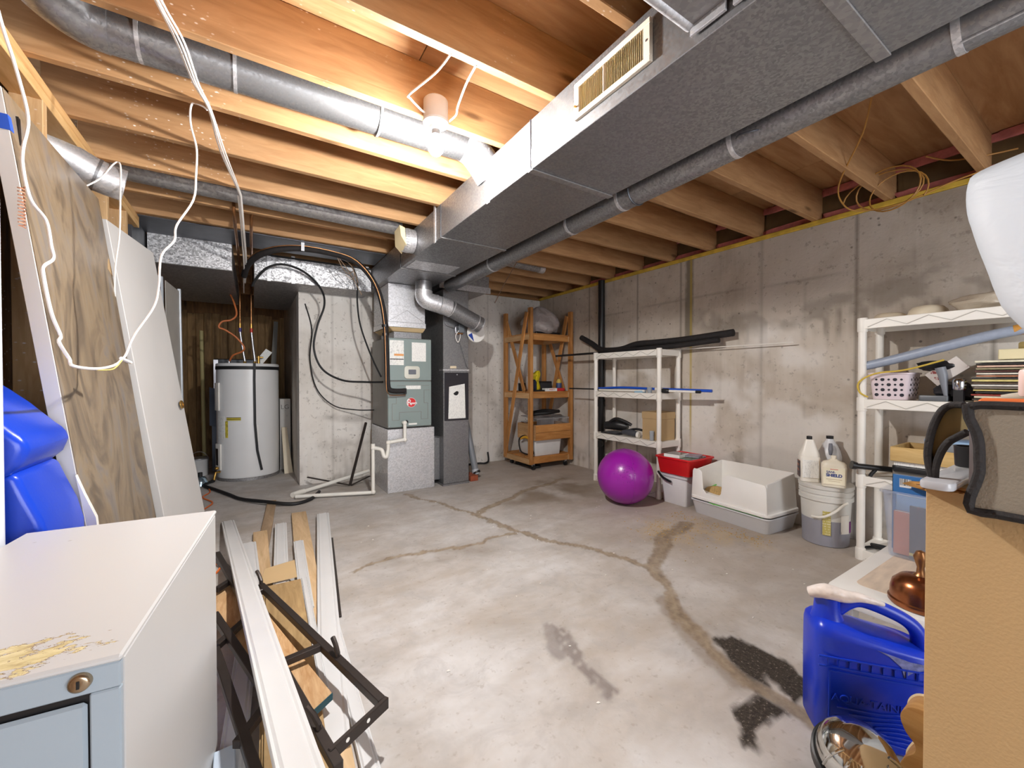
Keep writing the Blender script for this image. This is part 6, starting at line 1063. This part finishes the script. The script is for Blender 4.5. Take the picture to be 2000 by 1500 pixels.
O_, I_ = curve(ho, 5), curve(hi, 6); n = len(O_); rb = B(); rb._a([p+Vector((.006, 0, 0)) for p in O_]+[I_[min(int(k*len(I_)/n), len(I_)-1)]+Vector((.006, 0, 0)) for k in range(n)], [(k, k+1, n+k+1, n+k) for k in range(n-1)])
part('handle_strap', rb, plain('strap_olive', S(124, 110, 74), .8), t); part('handle_piping', B().tube(ho, .0065, 9, smooth=5), BAGT, t); part('handle_piping', B().tube(hi, .0065, 9, smooth=5), BAGT, t)
solo('white_paddle', B().tube([(1.32, .17, 1.058), (1.33, .10, 1.072), (1.36, .02, 1.10)], [.008, .013, .016], 12, smooth=5), plain('paddle', S(206, 196, 180), .5), 'off-white handle lying across top of grey tool bag', 'handle')
solo('pink_white_tray', B().rbox(1.19, 1.24, -.20, .135, 1.066, 1.118, .012), plain('pink_tray', S(232, 206, 200), .4), 'pale pink plastic tray on top of grey tool bag', 'tray', bev=.006)
g = N('white_foam_wrap'); g.set('Base Color', S(206, 211, 218)); g.set('Roughness', .55); g.bump(g.noise(5, 4, .6, dist=.8), .5, .03)
t = thing('white_foam_roll', 'tall bulky white wrapped foam roll leaning in at right edge', 'foam roll', (1.95, -.1, 0))
def foam(u, v):   # v up, u around
    z = 1.80*v; a = 2*math.pi*u; lean = .0 if z < 1.05 else .05*math.sin((z-1.05)/.75*2.4)+.03
    top = 1-.0*v
    if v > .965: top = math.sqrt(max(0, 1-((v-.965)/.035)**2))*.6+.4
    yl = np.interp(z, [0, 1.0, 1.17, 1.22, 1.30, 1.36, 1.48, 1.6, 1.70, 1.78, 1.80], [.08, .08, .14, .20, .252, .268, .285, .298, .306, .306, .29]); yr = -.42
    cy, hy_ = (yl+yr)/2, (yl-yr)/2; k = .01*math.sin(9*v+3*a)+.006*math.sin(23*v)
    return (1.97+(.20*top+k)*math.copysign(abs(math.cos(a))**.35, math.cos(a)), cy+(hy_+k)*math.copysign(abs(math.sin(a))**.35, math.sin(a)), z-.28*max(0, z-1.55)*(1+math.sin(a))*.5)
fb = B(); nu, nv = 40, 60; fb._a([foam(i/nu, j/(nv-1)) for j in range(nv) for i in range(nu)], [(j*nu+i, j*nu+(i+1) % nu, (j+1)*nu+(i+1) % nu, (j+1)*nu+i) for j in range(nv-1) for i in range(nu)]+[tuple(range((nv-1)*nu, nv*nu)), tuple(range(nu-1, -1, -1))]); part('foam_body', fb, g.m, t, smooth=50)
# ---------------------------------------------------------------- cable coil and socket under the right-hand joists
OW = plain('ochre_cable', S(176, 128, 60), .5)
t = thing('coiled_cable', 'ochre cable coiled loosely from the right-hand joist ends', 'cable', (3.2, .9, 2.1))
lp = []
for k in range(60):
    q = k/59*2*math.pi*2.6; r_ = .17-.0012*k; lp.append((3.20+.05*math.sin(q*.5), .90-.10*k/59+r_*math.cos(q)*1.05, 2.22+.115*math.sin(q)+.02*math.sin(q*.37)))
part('coil', B().tube(lp, .0042, 7), OW, t); part('lead', B().tube([(2.42, .70, 2.43), (2.45, .72, 2.41), (2.6, .80, 2.33), (2.85, .98, 2.22), (3.05, 1.03, 2.17), (3.15, .98, 2.13), (3.22, .80, 2.13), (3.3, .60, 2.20), (3.40, .45, 2.25)], .0042, 7, smooth=6), OW, t); part('lead', B().tube([(3.2, .70, 2.35), (3.3, .62, 2.32), (3.42, .50, 2.33), (3.46, .4, 2.33)], .0042, 7, smooth=5), OW, t)
t = thing('coax_splitter', 'small metal cable splitter screwed under subfloor beside round pipe', 'connector', (2.38, .70, 2.43)); part('barrel', B().cyl((2.36, .70, 2.484), (2.38, .70, 2.40), .012, 12), plain('dull_steel', S(120, 112, 96), .35, .8), t); part('nut', B().cyl((2.366, .70, 2.455), (2.370, .70, 2.435), .018, 6), plain('dull_steel', S(120, 112, 96), .35, .8), t); part('end_cap', blob((2.382, .70, 2.395), (.014, .014, .014), 3, 10, 7, 0), STEEL, t)
# ---------------------------------------------------------------- litter pellets tracked over the floor
pb = B()
for k in range(260):
    u = random.random(); px_, py_ = (2.95-.1*u+random.gauss(0, .05), 1.35+.75*random.random()) if k % 2 else (2.55+random.gauss(0, .16), 1.85+random.gauss(0, .14))
    if px_ > 2.99 or (px_-2.775)**2+(py_-2.5)**2 < .05: continue
    a = random.uniform(0, 6.28); l = random.uniform(.003, .006); pb.beam((px_-l*math.cos(a), py_-l*math.sin(a), .002), (px_+l*math.cos(a), py_+l*math.sin(a), .002), .003, .003)
solo('litter_pellets', pb, plain('pellet', S(206, 172, 110), .9), 'pine litter pellets scattered on floor before the litter box', 'litter', kind='stuff', smooth=0)
cb = B()
for k in range(46):
    px_, py_ = random.uniform(.6, 2.7), random.uniform(.9, 3.6); r_ = random.uniform(.003, .008); cb._a(*(lambda q: (q.v, q.f))(blob((px_, py_, .002), (r_, r_*.7, .002), k, 7, 5, .3)))
solo('paint_chips', cb, plain('chip_white', S(226, 222, 214), .8), 'small white paint chips strewn over the concrete floor', 'debris', kind='stuff')
